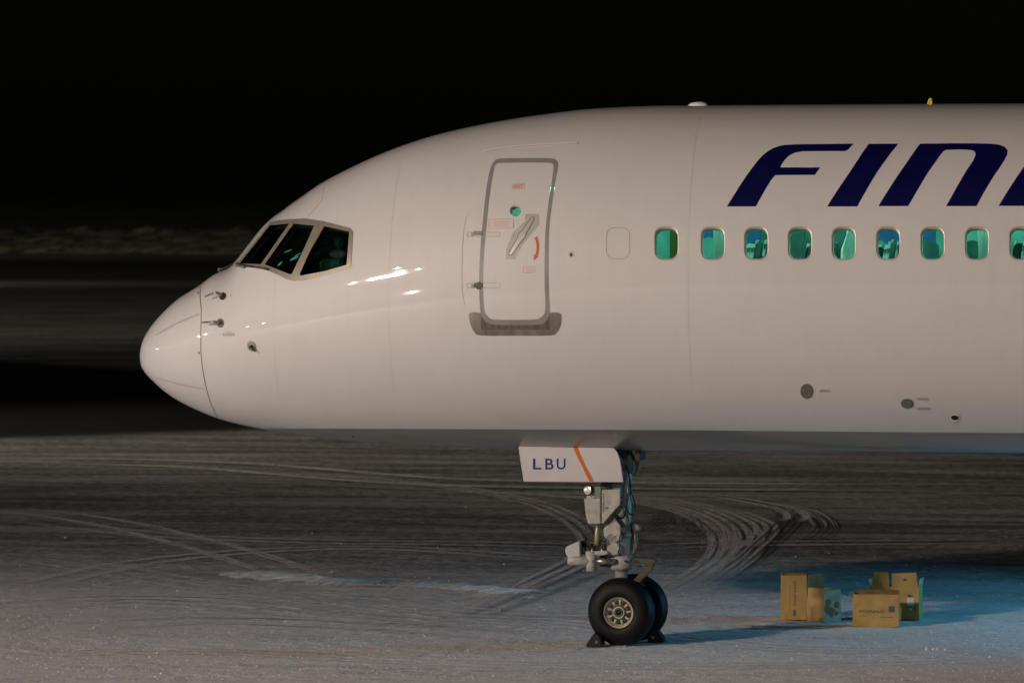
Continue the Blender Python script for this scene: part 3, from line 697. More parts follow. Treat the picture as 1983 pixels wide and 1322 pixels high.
# steering gear and lower fittings
prism_px('steering_box', [(1094, 1063), (1097, 1058), (1122.5, 1046.5), (1123.5, 1077), (1100, 1079), (1095, 1070)], -.26, -.08, mat('light_gear_paint', (.62, .61, .58), .4, noise=.1, nscale=10), plane, .008)
tube('steering_actuator', [V3(1100, 1083, -.2), V3(1108, 1084, -.2), V3(1150, 1086, -.2)], [.05, .06, .06], GEARP, plane, 14)
tube('steering_actuator', [V3(1150, 1086, -.19), V3(1192, 1087, -.16)], .035, METAL, plane, 12)
tube('actuator_flange', [V3(1144, 1067, -.2), V3(1146, 1105, -.2)], .062, GEARP, plane, 16)
prism_px('steering_plate', [(1134, 1067), (1175, 1066), (1178, 1070), (1172, 1074), (1136, 1074)], -.24, .05, GEARP, plane)
tube('standpipe', [V3(1157, 1016, -.16), V3(1157.5, 1024, -.16), V3(1156, 1050, -.16), V3(1156, 1056, -.16)], [.022, .034, .034, .026], mat('brass_fitting', (.34, .31, .17), .4, metal=.4), plane, 12)
for u0, v0, u1, v1, y in ((1125, 1046, 1135, 1074, -.1), (1136, 1030, 1151, 1050, -.08), (1137, 1052, 1152, 1066, -.18), (1160, 1046, 1172, 1066, -.16), (1160, 1075, 1176, 1081, -.12), (1160, 1090, 1184, 1098, -.12)):
    prism_px('linkage', [(u0, v0+2), ((u0+u1)/2, v0), (u1, v0+3), (u1-1, v1), (u0+1, v1-2)], y, y+.09, DARKMETAL, plane)
for u, v, r, y in ((1130, 1058, .02, -.14), (1141, 1055, .024, -.2), (1147, 1060, .02, -.2), (1166, 1060, .022, -.18)):
    tube('fitting', [V3(u, v, y), V3(u+.5, v+12, y)], r, METAL if u != 1141 else GEARD, plane, 10)
prism_px('torque_housing', [(1180, 1015), (1195, 1008), (1203, 1012), (1202, 1045), (1188, 1050), (1170, 1040), (1168, 1022)], -.19, -.05, GEARP, plane, .012)
prism_px('torque_housing', [(1175, 1055), (1196, 1050), (1202, 1062), (1196, 1074), (1176, 1074)], -.19, -.05, GEARP, plane, .012)
tube('rear_link', [V3(1216, 1008, .0), V3(1217, 1040, .0)], .02, GEARP, plane, 10)
tube('rear_link', [V3(1231, 1024, .0), V3(1231, 1052, .0), V3(1228, 1072, 0)], .022, mat('link_olive', (.27, .26, .17), .5), plane, 10)
prism_px('rear_bracket', [(1210, 1012), (1226, 1014), (1232, 1030), (1226, 1062), (1214, 1074), (1208, 1060)], .02, .12, GEARG, plane)
prism_px('rear_bracket', [(1218, 1012), (1236, 1016), (1240, 1026), (1226, 1028)], -.06, .04, GEARG, plane)
# torque arms
prism_px('torque_arm', [(1212, 1078), (1268, 1082.5), (1271, 1088), (1262, 1092), (1225, 1088), (1212, 1088)], -.07, .03, GEARD, plane, .008)
prism_px('torque_arm', [(1270, 1085), (1262, 1104), (1238, 1128), (1224, 1124), (1232, 1117), (1245, 1103)], -.07, .03, GEARD, plane, .008)
for u, v in ((1211, 1086), (1222, 1085), (1190, 1090)): tube('bolt', [V3(u, v, -.17), V3(u, v, -.13)], .014, DARKMETAL, plane, 8)
# hoses
hz = [([(1208, 905), (1211, 925), (1206, 955), (1208, 985), (1203, 998), (1190, 1002), (1184, 994)], .009, -.2),
      ([(1212, 900), (1220, 930), (1217, 958), (1212, 985), (1206, 1001), (1192, 1004)], .011, -.17),
      ([(1215, 905), (1222, 935), (1221, 962), (1228, 985), (1226, 996), (1216, 990), (1214, 965)], .010, -.1),
      ([(1218, 915), (1222, 950), (1230, 975), (1229, 990), (1220, 996)], .010, -.06),
      ([(1190, 1000), (1200, 1012), (1204, 1024), (1199, 1045), (1200, 1060), (1197, 1068), (1203, 1076)], .009, -.22),
      ([(1187, 994), (1197, 1010), (1206, 1020)], .016, -.21),
      ([(1140, 1042), (1136, 1050), (1140, 1062)], .008, -.24), ([(1172, 1044), (1180, 1036), (1188, 1034)], .006, -.24), ([(1160, 1060), (1168, 1052), (1180, 1040), (1184, 1036)], .006, -.25),
      ([(1208, 960), (1200, 966), (1204, 975)], .012, -.18), ([(1222, 1010), (1226, 1022), (1216, 1034), (1214, 1046)], .007, -.08),
      ([(1215, 915), (1216, 940), (1222, 965), (1224, 978)], .008, -.14)]
for pts, r, y in hz: tube('hose', [V3(u, v, y) for u, v in catmull(pts, False, 5)], r*.8, HOSE, plane, 6)
for pts, r, y in (([(1213, 912), (1215, 935), (1216, 955)], .010, -.22), ([(1207, 985), (1216, 1000), (1220, 1030)], .008, -.1)):
    tube('hydraulic_pipe', [V3(u, v, y) for u, v in catmull(pts, False, 5)], r, GEARG, plane, 8)

# wheels, steered a little to the right
st = math.radians(-9)
axis = Vector((math.sin(math.radians(-8.5)), -math.cos(math.radians(-8.5)), 0))     # outward normal of the near wheel
R = .392
def wheel(c, out):
    w_ = empty('wheel', c); w_.parent = plane; w_.matrix_parent_inverse = world_of(plane).inverted()
    bm = bmesh.new(); prof_ = []
    for k in range(25):                                          # rounded carcass with tread grooves
        a = math.pi*k/24-math.pi/2; hx = .155*math.sin(a)*(1.0 if abs(math.sin(a)) < 1 else 1); rr = .19+(R-.19)*abs(math.cos(a))**.62
        for g in (-.075, -.025, .025, .075):
            if abs(hx-g) < .007: rr -= .008
        prof_.append((hx, rr))
    prof_ = [(-.125, .17)]+prof_+[(.125, .17)]
    lathe_bm(bm, prof_, c, out, 72)
    for v in bm.verts:                                          # weight on the contact patch
        if v.co.z < .012: v.co.z = .012+(v.co.z-.012)*.1
    bmo('tyre', bm, RUBBER, w_)
    bm = bmesh.new(); lathe_bm(bm, [(.112, .19), (.132, .188), (.135, .178), (.131, .170), (.110, .162), (.085, .150), (.075, .135)], c, out, 64); bmo('rim', bm, RIMM, w_)
    bm = bmesh.new(); lathe_bm(bm, [(.078, .15), (.080, .10), (.092, .085), (.110, .078), (.112, .06), (.118, .055), (.13, .045), (.13, .034), (.10, .03), (.10, .0)], c, out, 48); h = bmo('hub', bm, HUBM, w_)
    bm = bmesh.new(); lathe_bm(bm, [(.112, .070), (.122, .070), (.122, .056), (.112, .054)], c, out, 40); bmo('hub_ring', bm, RIMM, h)
    a = out.orthogonal().normalized(); b = out.cross(a)
    for k in range(9):
        t = 2*math.pi*k/9; p = Vector(c)+(a*math.cos(t)+b*math.sin(t))*.117+out*.070
        bm = bmesh.new(); lathe_bm(bm, [(.0125, .0), (.0125, .022), (.008, .024)], p, out, 12); bmo('hub_hole', bm, BLACK, h)
        t += math.pi/9; p = Vector(c)+(a*math.cos(t)+b*math.sin(t))*.118+out*.075
        d = (a*math.cos(t)+b*math.sin(t)); tube('spoke', [p-d*.035+out*.008, p+d*.03+out*.008], [.016, .011], RIMM, h, 8)
    bm = bmesh.new(); lathe_bm(bm, [(.112, .0), (.112, .026), (.10, .027)], c, out, 20); bmo('axle_end', bm, BLACK, h)
wc = P(1203.5, 1191.5, -.27); wc.z = R-.004
wheel(wc, axis); wheel(wc-axis*.56, -axis)
# chocks
def chock(u, y, sgn, label, L=.26, px=None):
    x = px; bm = bmesh.new(); h = .16
    poly = [(0, 0), (.20, 0), (.19, .03), (.10, h), (.03, h*.8)] if sgn > 0 else [(0, 0), (-.20, 0), (-.19, .03), (-.10, h), (-.03, h*.8)]
    prism_bm(bm, [Vector((x+a*1.0, y-L/2, b)) for a, b in poly], (0, L, 0))
    root = empty('wheel_chock', (x, y, 0)); tag(root, label, 'wheel chock', 'rubber wheel chocks at the nose wheels')
    bmo('chock_body', bm, CHOCK, root, bevel=.012)
    bm = bmesh.new(); tube_bm(bm, [Vector((x+.07*sgn, y-L/2-.012, .06)), Vector((x+.07*sgn, y-L/2+.01, .06))], .016, 10); bmo('rope_eye', bm, METAL, root)
xl = P(1152, 1249, -.42)[0]; xr = P(1252, 1249, .1)[0]
chock(0, -.38, -1, 'black rubber chock wedged in front of the near nose wheel, on its left side', px=xl+.10)
chock(0, .26, 1, 'black rubber chock behind the far nose wheel, catching blue light on its right face', px=xr+.0)

# ------------------------------------------------------------------ cardboard boxes
def carton(loc, rz, sx, sy, sz, label, flaps, inside=True, tilt=0, marks=None, pale=()):
    """open carton: four walls, a base and flaps; sx across, sy deep"""
    root = empty('cardboard_box', loc, rz); tag(root, label, 'cardboard box', 'empty cardboard boxes left on the snow')
    M = world_of(root); t = .006
    def part(name, poly, d, m):
        bm = bmesh.new(); pp = [Vector(p) for p in poly]; prism_bm(bm, pp, d)
        for v in bm.verts:                                       # slight sag and warp
            v.co += Vector((math.sin(v.co.z*7+v.co.x*5)*.004, math.cos(v.co.z*6+v.co.y*9)*.004, 0))
            v.co = M @ v.co
        return bmo(name, bm, m, root)
    hx, hy = sx/2, sy/2
    part('side_wall', [(-hx, -hy, 0), (hx, -hy, 0), (hx, -hy, sz), (-hx, -hy, sz)], (0, t, 0), CARDP if 'f' in pale else CARD)
    part('side_wall', [(-hx, hy-t, 0), (hx, hy-t, 0), (hx, hy-t, sz), (-hx, hy-t, sz)], (0, t, 0), CARD)
    part('side_wall', [(-hx, -hy+t, 0), (-hx, hy-t, 0), (-hx, hy-t, sz), (-hx, -hy+t, sz)], (t, 0, 0), CARD)
    part('side_wall', [(hx-t, -hy+t, 0), (hx-t, hy-t, 0), (hx-t, hy-t, sz), (hx-t, -hy+t, sz)], (t, 0, 0), CARDP if 'r' in pale else CARD)
    part('base', [(-hx+t, -hy+t, 0.004), (hx-t, -hy+t, .004), (hx-t, hy-t, .004), (-hx+t, hy-t, .004)], (0, 0, t), CARDIN)
    part('inner_face', [(-hx+t, hy-2*t, .02), (hx-t, hy-2*t, .02), (hx-t, hy-2*t, sz), (-hx+t, hy-2*t, sz)], (0, t*.5, 0), CARDIN)
    if 'f' in pale:
        for k, (cx_, cz_, rr_) in enumerate(((-.08, .24, .055), (-.02, .12, .06), (-.09, .15, .045), (.07, .20, .04), (.06, .10, .03))):
            pp = [M @ Vector((cx_+rr_*random.uniform(.6, 1.2)*math.cos(a_), -hy-.0035, cz_+rr_*random.uniform(.7, 1.3)*math.sin(a_))) for a_ in np.linspace(0, 6.28, 13)[:-1]]
            mobj('stain', pp, [tuple(range(12))], mat('wet_cardboard', (.20, .13, .05), .8), root)
    for side, ang, ln in flaps:                                  # ang 0 = straight up, 90 = folded out
        a = math.radians(ang); c_, s_ = math.cos(a)*ln, math.sin(a)*ln; k_ = .02
        if side == 'f': part('flap', [(-hx, -hy, sz), (hx, -hy, sz), (hx-k_, -hy-s_, sz+c_), (-hx+k_, -hy-s_, sz+c_)], (0, t*.9, 0), CARD)
        if side == 'p':                                           # the near flap torn in two, standing up
            part('flap', [(-hx+.01, -hy, sz), (-.06, -hy, sz), (-.07, -hy-s_, sz+c_*1.05), (-hx+.05, -hy-s_, sz+c_)], (0, t*.9, 0), CARD)
            part('flap', [(-.035, -hy+.01, sz), (hx-.01, -hy+.01, sz), (hx-.03, -hy-s_, sz+c_*1.03), (-.03, -hy-s_, sz+c_*.95)], (0, t*.9, 0), CARD)
        if side == 'b': part('flap', [(-hx, hy, sz), (hx, hy, sz), (hx-k_, hy+s_, sz+c_), (-hx+k_, hy+s_, sz+c_)], (0, t*.9, 0), CARDIN)
        if side == 'l': part('flap', [(-hx, -hy, sz), (-hx, hy, sz), (-hx-s_, hy-k_, sz+c_), (-hx-s_, -hy+k_, sz+c_)], (t*.9, 0, 0), CARD)
        if side == 'r': part('flap', [(hx, -hy, sz), (hx, hy, sz), (hx+s_, hy-k_, sz+c_), (hx+s_, -hy+k_, sz+c_)], (-t*.9, 0, 0), CARDP)
    def warp(p):                                                 # print follows the (flat, slightly skewed) front wall
        f_ = lambda x, z: math.cos(z*6-hy*9)*.004
        t_ = min(1, max(0, p.z/sz)); return p+Vector((0, f_(0, 0)*(1-t_)+f_(0, sz)*t_, 0))
    for mk in (marks or ()):
        if mk[0] == 'text':
            _, s, x0, z0, h, w_, rot, sh = mk; v, f = text_polys(s, sh); v = v.copy(); v[:, 0] *= w_/v[:, 0].max(); v[:, 1] *= h
            if rot: pts = [Vector((x0-b, -hy-.0015, z0+a)) for a, b in v]
            else: pts = [Vector((x0+a, -hy-.0015, z0+b)) for a, b in v]
            mm = INK; nm = 'lettering'
        else:
            _, x0, z0, w_, h, mm = mk; f = [(0, 1, 2, 3)]; nm = 'printed_mark'
            pts = [Vector((x0, -hy-.0015, z0)), Vector((x0+w_, -hy-.0015, z0)), Vector((x0+w_, -hy-.0015, z0+h)), Vector((x0, -hy-.0015, z0+h))]
        pts = [M @ (warp(p)) for p in pts]
        mobj(nm, pts, f, mm, root)
    return root
def gpos(u, v): return ground(u, v)
g = gpos(1534, 1199.5)
carton(g+Vector((0, .20, 0)), math.radians(7), .305, .36, .54, 'tall tan cardboard box at the far left, print running up its side', [],
       marks=[('text', 'FINNAIR', -.005+.03, .17, .032, .30, True, .2), ('mark', -.01, .05, .03, .075, INK), ('mark', -.055, .10, .005, .33, mat('box_ink_faint', (.26, .17, .07), .8))])
g = gpos(1583, 1203)
carton(g+Vector((.07, .13, 0)), math.radians(48), .27, .30, .385, 'low open cardboard box with stained pale side and raised dark flap, against the tall box', [('b', -3, .17), ('l', 8, .02)], pale='f')
g = gpos(1695, 1213)
carton(g+Vector((0, .16, 0)), math.radians(1), .545, .30, .385, 'wide tan cardboard box in front at right, printed name and square logo', [('l', 60, .05), ('b', 70, .08)],
       marks=[('text', 'FINNAIR', -.20, .165, .035, .31, False, .25), ('mark', .155, .175, .075, .075, INK), ('mark', .05, .11, .16, .012, bpy.data.materials['box_ink_faint']), ('mark', -.2, .12, .1, .01, bpy.data.materials['box_ink_faint'])])
g = gpos(1733, 1199.5)
carton(g+Vector((0, .22, 0)), math.radians(-4), .60, .36, .40, 'brown cardboard box with flaps standing up and white sticker, behind the wide box', [('p', 2, .17), ('r', 12, .10), ('l', 20, .08)],
       marks=[('mark', .155, .18, .085, .09, LABELW), ('mark', .165, .275, .06, .03, INK), ('mark', .185, .115, .03, .025, LABELW), ('mark', .245, .12, .012, .07, INK), ('mark', .11, .47, .04, .05, INK)])

# ------------------------------------------------------------------ ground
def gmat():
    m = bpy.data.materials.new('snow_dusted_asphalt'); m.use_nodes = True
    n = m.node_tree.nodes; l = m.node_tree.links; b = n['Principled BSDF']
    geo = n.new('ShaderNodeNewGeometry'); sep = n.new('ShaderNodeSeparateXYZ'); l.new(geo.outputs['Position'], sep.inputs[0])
    def noise(scale, sc, det=5, dist=0, rough=.55, rot=0):
        mp = n.new('ShaderNodeMapping'); mp.inputs['Scale'].default_value = sc; mp.inputs['Rotation'].default_value = (0, 0, rot)
        t = n.new('ShaderNodeTexNoise'); t.inputs['Scale'].default_value = scale; t.inputs['Detail'].default_value = det
        t.inputs['Distortion'].default_value = dist; t.inputs['Roughness'].default_value = rough
        l.new(geo.outputs['Position'], mp.inputs[0]); l.new(mp.outputs[0], t.inputs['Vector']); return t.outputs[0]
    def rng_(x, a, b_, c=0., d=1., smooth=True):
        r = n.new('ShaderNodeMapRange'); r.inputs[1].default_value = a; r.inputs[2].default_value = b_; r.inputs[3].default_value = c; r.inputs[4].default_value = d
        if smooth: r.interpolation_type = 'SMOOTHSTEP'
        l.new(x, r.inputs[0]); return r.outputs[0]
    def math_(op, a, b_=None, clamp=False):
        k = n.new('ShaderNodeMath'); k.operation = op; k.use_clamp = clamp
        for i, v in enumerate((a, b_)):
            if v is None: continue
            if isinstance(v, (int, float)): k.inputs[i].default_value = v
            else: l.new(v, k.inputs[i])
        return k.outputs[0]
    X, Y = sep.outputs[0], sep.outputs[1]
    streak = noise(1.0, (.22, 1.0, 1), 8, .6, .66, .10)
    streak2 = noise(1.0, (.07, .40, 1), 7, 1.6, .62, -.16)
    fine = noise(6.0, (.9, 1.1, 1), 6, .5, .75)
    patch = noise(.12, (.6, 1, 1), 4, .8)
    grain = noise(38, (1, 1, 1), 3)
    # snow cover thins with distance from the stand
    near = rng_(math_('ADD', Y, math_('MULTIPLY', math_('SUBTRACT', patch, .5), 9)), 2.0, 14., 1., 0.)
    a = math_('ADD', math_('MULTIPLY', streak, .55), math_('MULTIPLY', streak2, .45))
    a = math_('ADD', a, math_('MULTIPLY', math_('SUBTRACT', fine, .5), .9))
    thin = rng_(a, .38, .66, .13, .60)
    thick = rng_(a, .26, .52, .62, 1.0)
    mixv = n.new('ShaderNodeMix'); l.new(near, mixv.inputs[0]); l.new(thin, mixv.inputs[2]); l.new(thick, mixv.inputs[3])
    cov = mixv.outputs[0]
    far = rng_(Y, 60, 260, 1., .30); cov = math_('MULTIPLY', cov, far)
    # two black bands, the nearer one left of the nose
    yy = math_('ADD', math_('ADD', Y, math_('MULTIPLY', X, -.9)), math_('MULTIPLY', math_('SUBTRACT', streak2, .5), 5))
    b1 = math_('MULTIPLY', rng_(yy, 51, 55), rng_(math_('ADD', Y, math_('MULTIPLY', X, 1.0)), 56, 60.5, 1., 0.))
    b2 = math_('MULTIPLY', rng_(Y, 180, 196), rng_(Y, 240, 262, 1., 0.))
    band = math_('MAXIMUM', b1, b2)
    cov = math_('MULTIPLY', cov, math_('SUBTRACT', 1., math_('MULTIPLY', band, .97)))
    cov = math_('MULTIPLY', cov, rng_(grain, .3, .7, .82, 1.1), True)
    colr = n.new('ShaderNodeMix'); colr.data_type = 'RGBA'; l.new(cov, colr.inputs[0])
    colr.inputs[6].default_value = (.034, .034, .030, 1); colr.inputs[7].default_value = (.88, .87, .88, 1)
    band_tone = math_('SUBTRACT', 1., math_('MULTIPLY', band, .85))
    sc = n.new('ShaderNodeVectorMath'); sc.operation = 'SCALE'; l.new(colr.outputs[2], sc.inputs[0]); l.new(band_tone, sc.inputs['Scale'])
    l.new(sc.outputs[0], b.inputs['Base Color']); b.inputs['Roughness'].default_value = .8; b.inputs['Specular IOR Level'].default_value = .2
    bp = n.new('ShaderNodeBump'); bp.inputs['Strength'].default_value = .7; bp.inputs['Distance'].default_value = .03
    bh = math_('ADD', math_('MULTIPLY', fine, 2.2), math_('MULTIPLY', grain, .7)); l.new(bh, bp.inputs['Height']); l.new(bp.outputs[0], b.inputs['Normal'])
    return m
GM = gmat()
xs = np.linspace(-60, 60, 61); bm = bmesh.new()
for v in ((-1500, -200, -.02), (1500, -200, -.02), (1500, 300, -.02), (-1500, 300, -.02)): bm.verts.new(v)
bm.faces.new(bm.verts); o = bmo('ground', bm, GM); tag(o, kind='structure')

# the trodden snow near the stand has real relief, a couple of centimetres deep
def snow_cover():
    xs = np.arange(-7, 13.01, .045); ys = np.arange(-7.5, 18.01, .05); nx, ny = len(xs), len(ys)
    def octave(cx, cy):
        gx = int(20/cx)+3; gy = int(25.5/cy)+3; g = rng.random((gy, gx)); fx = (xs+7)/cx; fy = (ys+7.5)/cy
        ix = fx.astype(int); iy = fy.astype(int); tx = fx-ix; ty = fy-iy; tx = tx*tx*(3-2*tx); ty = ty*ty*(3-2*ty)
        a = g[np.ix_(iy, ix)]*(1-tx)+g[np.ix_(iy, ix+1)]*tx; b = g[np.ix_(iy+1, ix)]*(1-tx)+g[np.ix_(iy+1, ix+1)]*tx
        return a*(1-ty[:, None])+b*ty[:, None]
    h = octave(.9, .5)*.30+octave(.33, .22)*.26+octave(.14, .11)*.24+octave(.06, .06)*.20
    rough = np.clip(octave(1.7, 1.1)*1.8-.35, .12, 1)
    h = (h-.5)*rough
    ex = np.minimum(np.clip((xs+7)/1.2, 0, 1), np.clip((13-xs)/.6, 0, 1)); ey = np.clip((18-ys)/8, 0, 1)*np.clip((ys+7.5)/.5, 0, 1)
    e = ey[:, None]*ex[None, :]
    Z = np.minimum(-.0005, -.008+h*.06*e)*e - .0195*(1-e)
    X, Y = np.meshgrid(xs, ys); V = np.stack([X.ravel(), Y.ravel(), Z.ravel()], 1)
    i, j = np.meshgrid(np.arange(nx-1), np.arange(ny-1)); a = (j*nx+i).ravel(); Fc = np.stack([a, a+1, a+nx+1, a+nx], 1)
    me = bpy.data.meshes.new('snow_cover'); me.from_pydata(V.tolist(), [], Fc.tolist()); me.materials.append(GM)
    me.polygons.foreach_set('use_smooth', [True]*len(me.polygons)); me.update()
    o = bpy.data.objects.new('snow_cover', me); COL.objects.link(o); tag(o, kind='structure')
snow_cover()

# uneven rising snow field and bank behind the apron
def terrain():
    xs = np.linspace(-130, 60, 240); ys = np.concatenate([np.linspace(262, 330, 60), np.linspace(332, 620, 70)]); V = []; Fc = []
    ph = rng.uniform(0, 6.28, 40); fx = rng.uniform(.05, 1.3, 40); fy = rng.uniform(.04, .6, 40); am = .55/(fx*3+.6)
    def lump(x, y): return sum(am[i]*math.sin(fx[i]*x+fy[i]*y+ph[i]) for i in range(40))*.055
    for y in ys:
        for x in xs:
            r = np.clip((y-268)/22, 0, 1); z = -.4+1.0*r*r*(3-2*r)
            dip = math.exp(-((y-305)/9)**2)*.8
            z += -dip + max(0, (y-315))*.0125
            rd = math.exp(-((y-328)/4)**2)*(1.0 if -100 < x < -52 else .3)*(.6+.5*math.sin(x*.9)+.3*math.sin(x*2.3+1))*.5
            z += rd + lump(x, y)*(.2+.8*r) + rng.normal(0, .05)*r
            V.append((x, y, z))
    nx = len(xs)
    for j in range(len(ys)-1):
        for i in range(nx-1): Fc.append((j*nx+i, j*nx+i+1, (j+1)*nx+i+1, (j+1)*nx+i))
    m = bpy.data.materials.new('dirty_snow_and_scrub'); m.use_nodes = True
    n = m.node_tree.nodes; l = m.node_tree.links; b = n['Principled BSDF']; b.inputs['Roughness'].default_value = .9
    geo = n.new('ShaderNodeNewGeometry'); sp = n.new('ShaderNodeSeparateXYZ'); l.new(geo.outputs['Position'], sp.inputs[0])
    t = n.new('ShaderNodeTexNoise'); t.inputs['Scale'].default_value = .8; t.inputs['Detail'].default_value = 9; t.inputs['Roughness'].default_value = .7
    mp = n.new('ShaderNodeMapping'); mp.inputs['Scale'].default_value = (1, .35, 2); l.new(geo.outputs['Position'], mp.inputs[0]); l.new(mp.outputs[0], t.inputs['Vector'])
    r = n.new('ShaderNodeMapRange'); r.inputs[1].default_value = .42; r.inputs[2].default_value = .62; l.new(t.outputs[0], r.inputs[0])
    r2 = n.new('ShaderNodeMapRange'); r2.inputs[1].default_value = 335; r2.inputs[2].default_value = 350; r2.inputs[3].default_value = 1; r2.inputs[4].default_value = .12; l.new(sp.outputs[1], r2.inputs[0])
    mu = n.new('ShaderNodeMath'); mu.operation = 'MULTIPLY'; l.new(r.outputs[0], mu.inputs[0]); l.new(r2.outputs[0], mu.inputs[1])
    mx = n.new('ShaderNodeMix'); mx.data_type = 'RGBA'; l.new(mu.outputs[0], mx.inputs[0])
    mx.inputs[6].default_value = (.045, .045, .03, 1); mx.inputs[7].default_value = (.42, .42, .36, 1); l.new(mx.outputs[2], b.inputs['Base Color'])
    o = mobj('hill', V, Fc, m, None, True); tag(o, kind='structure')
terrain()

# tyre tracks in the snow and one painted shadow line: thin sheets a few mm above the ground
def stripmat(name, col, lo, hi, op):
    m = bpy.data.materials.new(name); m.use_nodes = True; n = m.node_tree.nodes; l = m.node_tree.links; b = n['Principled BSDF']
    b.inputs['Base Color'].default_value = (*col, 1); b.inputs['Roughness'].default_value = .85
    uv = n.new('ShaderNodeUVMap'); sp = n.new('ShaderNodeSeparateXYZ'); l.new(uv.outputs[0], sp.inputs[0])
    geo = n.new('ShaderNodeNewGeometry')
    t = n.new('ShaderNodeTexNoise'); t.inputs['Scale'].default_value = 5; t.inputs['Detail'].default_value = 5; t.inputs['Roughness'].default_value = .7; l.new(geo.outputs['Position'], t.inputs['Vector'])
    mp = n.new('ShaderNodeMapping'); mp.inputs['Scale'].default_value = (.25, 3.5, 1); l.new(uv.outputs[0], mp.inputs[0])
    t2 = n.new('ShaderNodeTexNoise'); t2.inputs['Scale'].default_value = 2.0; t2.inputs['Detail'].default_value = 5; l.new(mp.outputs[0], t2.inputs['Vector'])
    ad = n.new('ShaderNodeMath'); ad.operation = 'ADD'; l.new(t.outputs[0], ad.inputs[0]); l.new(t2.outputs[0], ad.inputs[1])
    r = n.new('ShaderNodeMapRange'); r.inputs[1].default_value = lo; r.inputs[2].default_value = hi; r.inputs[4].default_value = op; l.new(ad.outputs[0], r.inputs[0])
    # soft sides: v from 0 to 1 across
    e = n.new('ShaderNodeMath'); e.operation = 'PINGPONG'; e.inputs[1].default_value = .5; l.new(sp.outputs[1], e.inputs[0])
    e2 = n.new('ShaderNodeMapRange'); e2.inputs[1].default_value = 0; e2.inputs[2].default_value = .3; l.new(e.outputs[0], e2.inputs[0])
    f = n.new('ShaderNodeMath'); f.operation = 'PINGPONG'; f.inputs[1].default_value = .5; l.new(sp.outputs[2], f.inputs[0])
    mu = n.new('ShaderNodeMath'); mu.operation = 'MULTIPLY'; l.new(r.outputs[0], mu.inputs[0]); l.new(e2.outputs[0], mu.inputs[1])
    vc = n.new('ShaderNodeVertexColor'); vc.layer_name = 'fade'
    mu2 = n.new('ShaderNodeMath'); mu2.operation = 'MULTIPLY'; l.new(mu.outputs[0], mu2.inputs[0]); l.new(vc.outputs[0], mu2.inputs[1])
    l.new(mu2.outputs[0], b.inputs['Alpha']); return m
TL = stripmat('pressed_snow', (.80, .79, .79), .78, 1.08, 1.0)
TSHADOW = stripmat('painted_shadow_line', (.05, .05, .045), .75, 1.1, .4)  # dark colour for a cast shadow edge painted on the snow
TD = stripmat('bare_tyre_groove', (.03, .03, .026), .74, 1.08, .75)
def ground_strip(pxs, lines, m, z=.004):
    cs = [Vector((*ground(u, v)[:2], 0)) for u, v in catmull(pxs, False, 10)]; V = []; Fc = []; uv = []; fd = []
    n = len(cs); d = 0
    for off, w in lines:
        b0 = len(V); d = 0
        for i, c in enumerate(cs):
            t = (cs[min(i+1, n-1)]-cs[max(i-1, 0)]).normalized(); sd = Vector((-t.y, t.x, 0))
            if i: d += (c-cs[i-1]).length
            w *= 1.0; V += [c+sd*(off-w/2)+Vector((0, 0, z)), c+sd*(off+w/2)+Vector((0, 0, z))]; uv += [(d, 0), (d, 1)]
            fa = min(1, i/(n*.25), (n-1-i)/(n*.2)); fd += [fa, fa]
        Fc += [(b0+2*i, b0+2*i+2, b0+2*i+3, b0+2*i+1) for i in range(n-1)]
        z += .0002
    o = mobj('track_shadow_strip', V, Fc, m); me = o.data; L = me.uv_layers.new(name='UVMap'); A = me.color_attributes.new('fade', 'FLOAT_COLOR', 'POINT')
    for lp in me.loops: L.data[lp.index].uv = uv[lp.vertex_index]
    for i, a in enumerate(fd): A.data[i].color = (a, a, a, 1)
    tag(o, kind='structure')
gl = lambda k, w, g: [((i-(k-1)/2)*g, w) for i in range(k)]
ground_strip([(500, 935), (700, 942), (950, 953), (1150, 965), (1280, 980), (1350, 1000), (1392, 1030), (1400, 1055), (1385, 1085), (1345, 1113), (1295, 1140), (1200, 1175)], gl(3, .17, .16), TL)
ground_strip([(1050, 950), (1250, 965), (1360, 985), (1425, 1015), (1442, 1048), (1425, 1080), (1380, 1112), (1325, 1142)], gl(4, .15, .17), TL, .005)
ground_strip([(1200, 955), (1380, 982), (1455, 1003), (1484, 1022), (1466, 1048), (1430, 1078), (1395, 1105), (1340, 1135)], gl(3, .14, .15), TL, .006)
ground_strip([(1250, 950), (1420, 962), (1500, 980), (1526, 1003), (1512, 1024), (1480, 1055), (1440, 1090), (1400, 1120)], gl(4, .065, .105), TD, .007)
ground_strip([(1300, 950), (1420, 965), (1520, 985), (1545, 1000), (1530, 1010)], gl(2, .2, .3), TL, .0075)
ground_strip([(1560, 985), (1585, 998), (1600, 1018), (1592, 1032), (1565, 1048)], gl(4, .05, .10), TD, .005)
ground_strip([(1480, 972), (1560, 990), (1592, 1008), (1598, 1022)], gl(3, .10, .16), TL, .0045)
ground_strip([(1262, 985), (1280, 996), (1284, 1006), (1268, 1018), (1235, 1035)], gl(4, .05, .09), TD, .005)
ground_strip([(1318, 995), (1336, 1006), (1342, 1020), (1350, 1030), (1330, 1040), (1315, 1042)], gl(4, .04, .09), TD, .005)
ground_strip([(0, 915), (300, 908), (600, 918), (850, 940), (1000, 965), (1080, 990), (1130, 1020), (1150, 1050), (1120, 1085), (1040, 1125), (930, 1180), (800, 1215)], gl(3, .15, .19), TL, .005)
ground_strip([(1175, 1100), (1120, 1118), (1050, 1145), (980, 1172), (920, 1195)], gl(2, .2, .30), TSHADOW, .0065)  # edge of the nose's cast shadow, painted as a dark strip
ground_strip([(0, 1000), (300, 1035), (600, 1048), (900, 1052), (1200, 1058)], gl(2, .3, .6), TL, .0045)
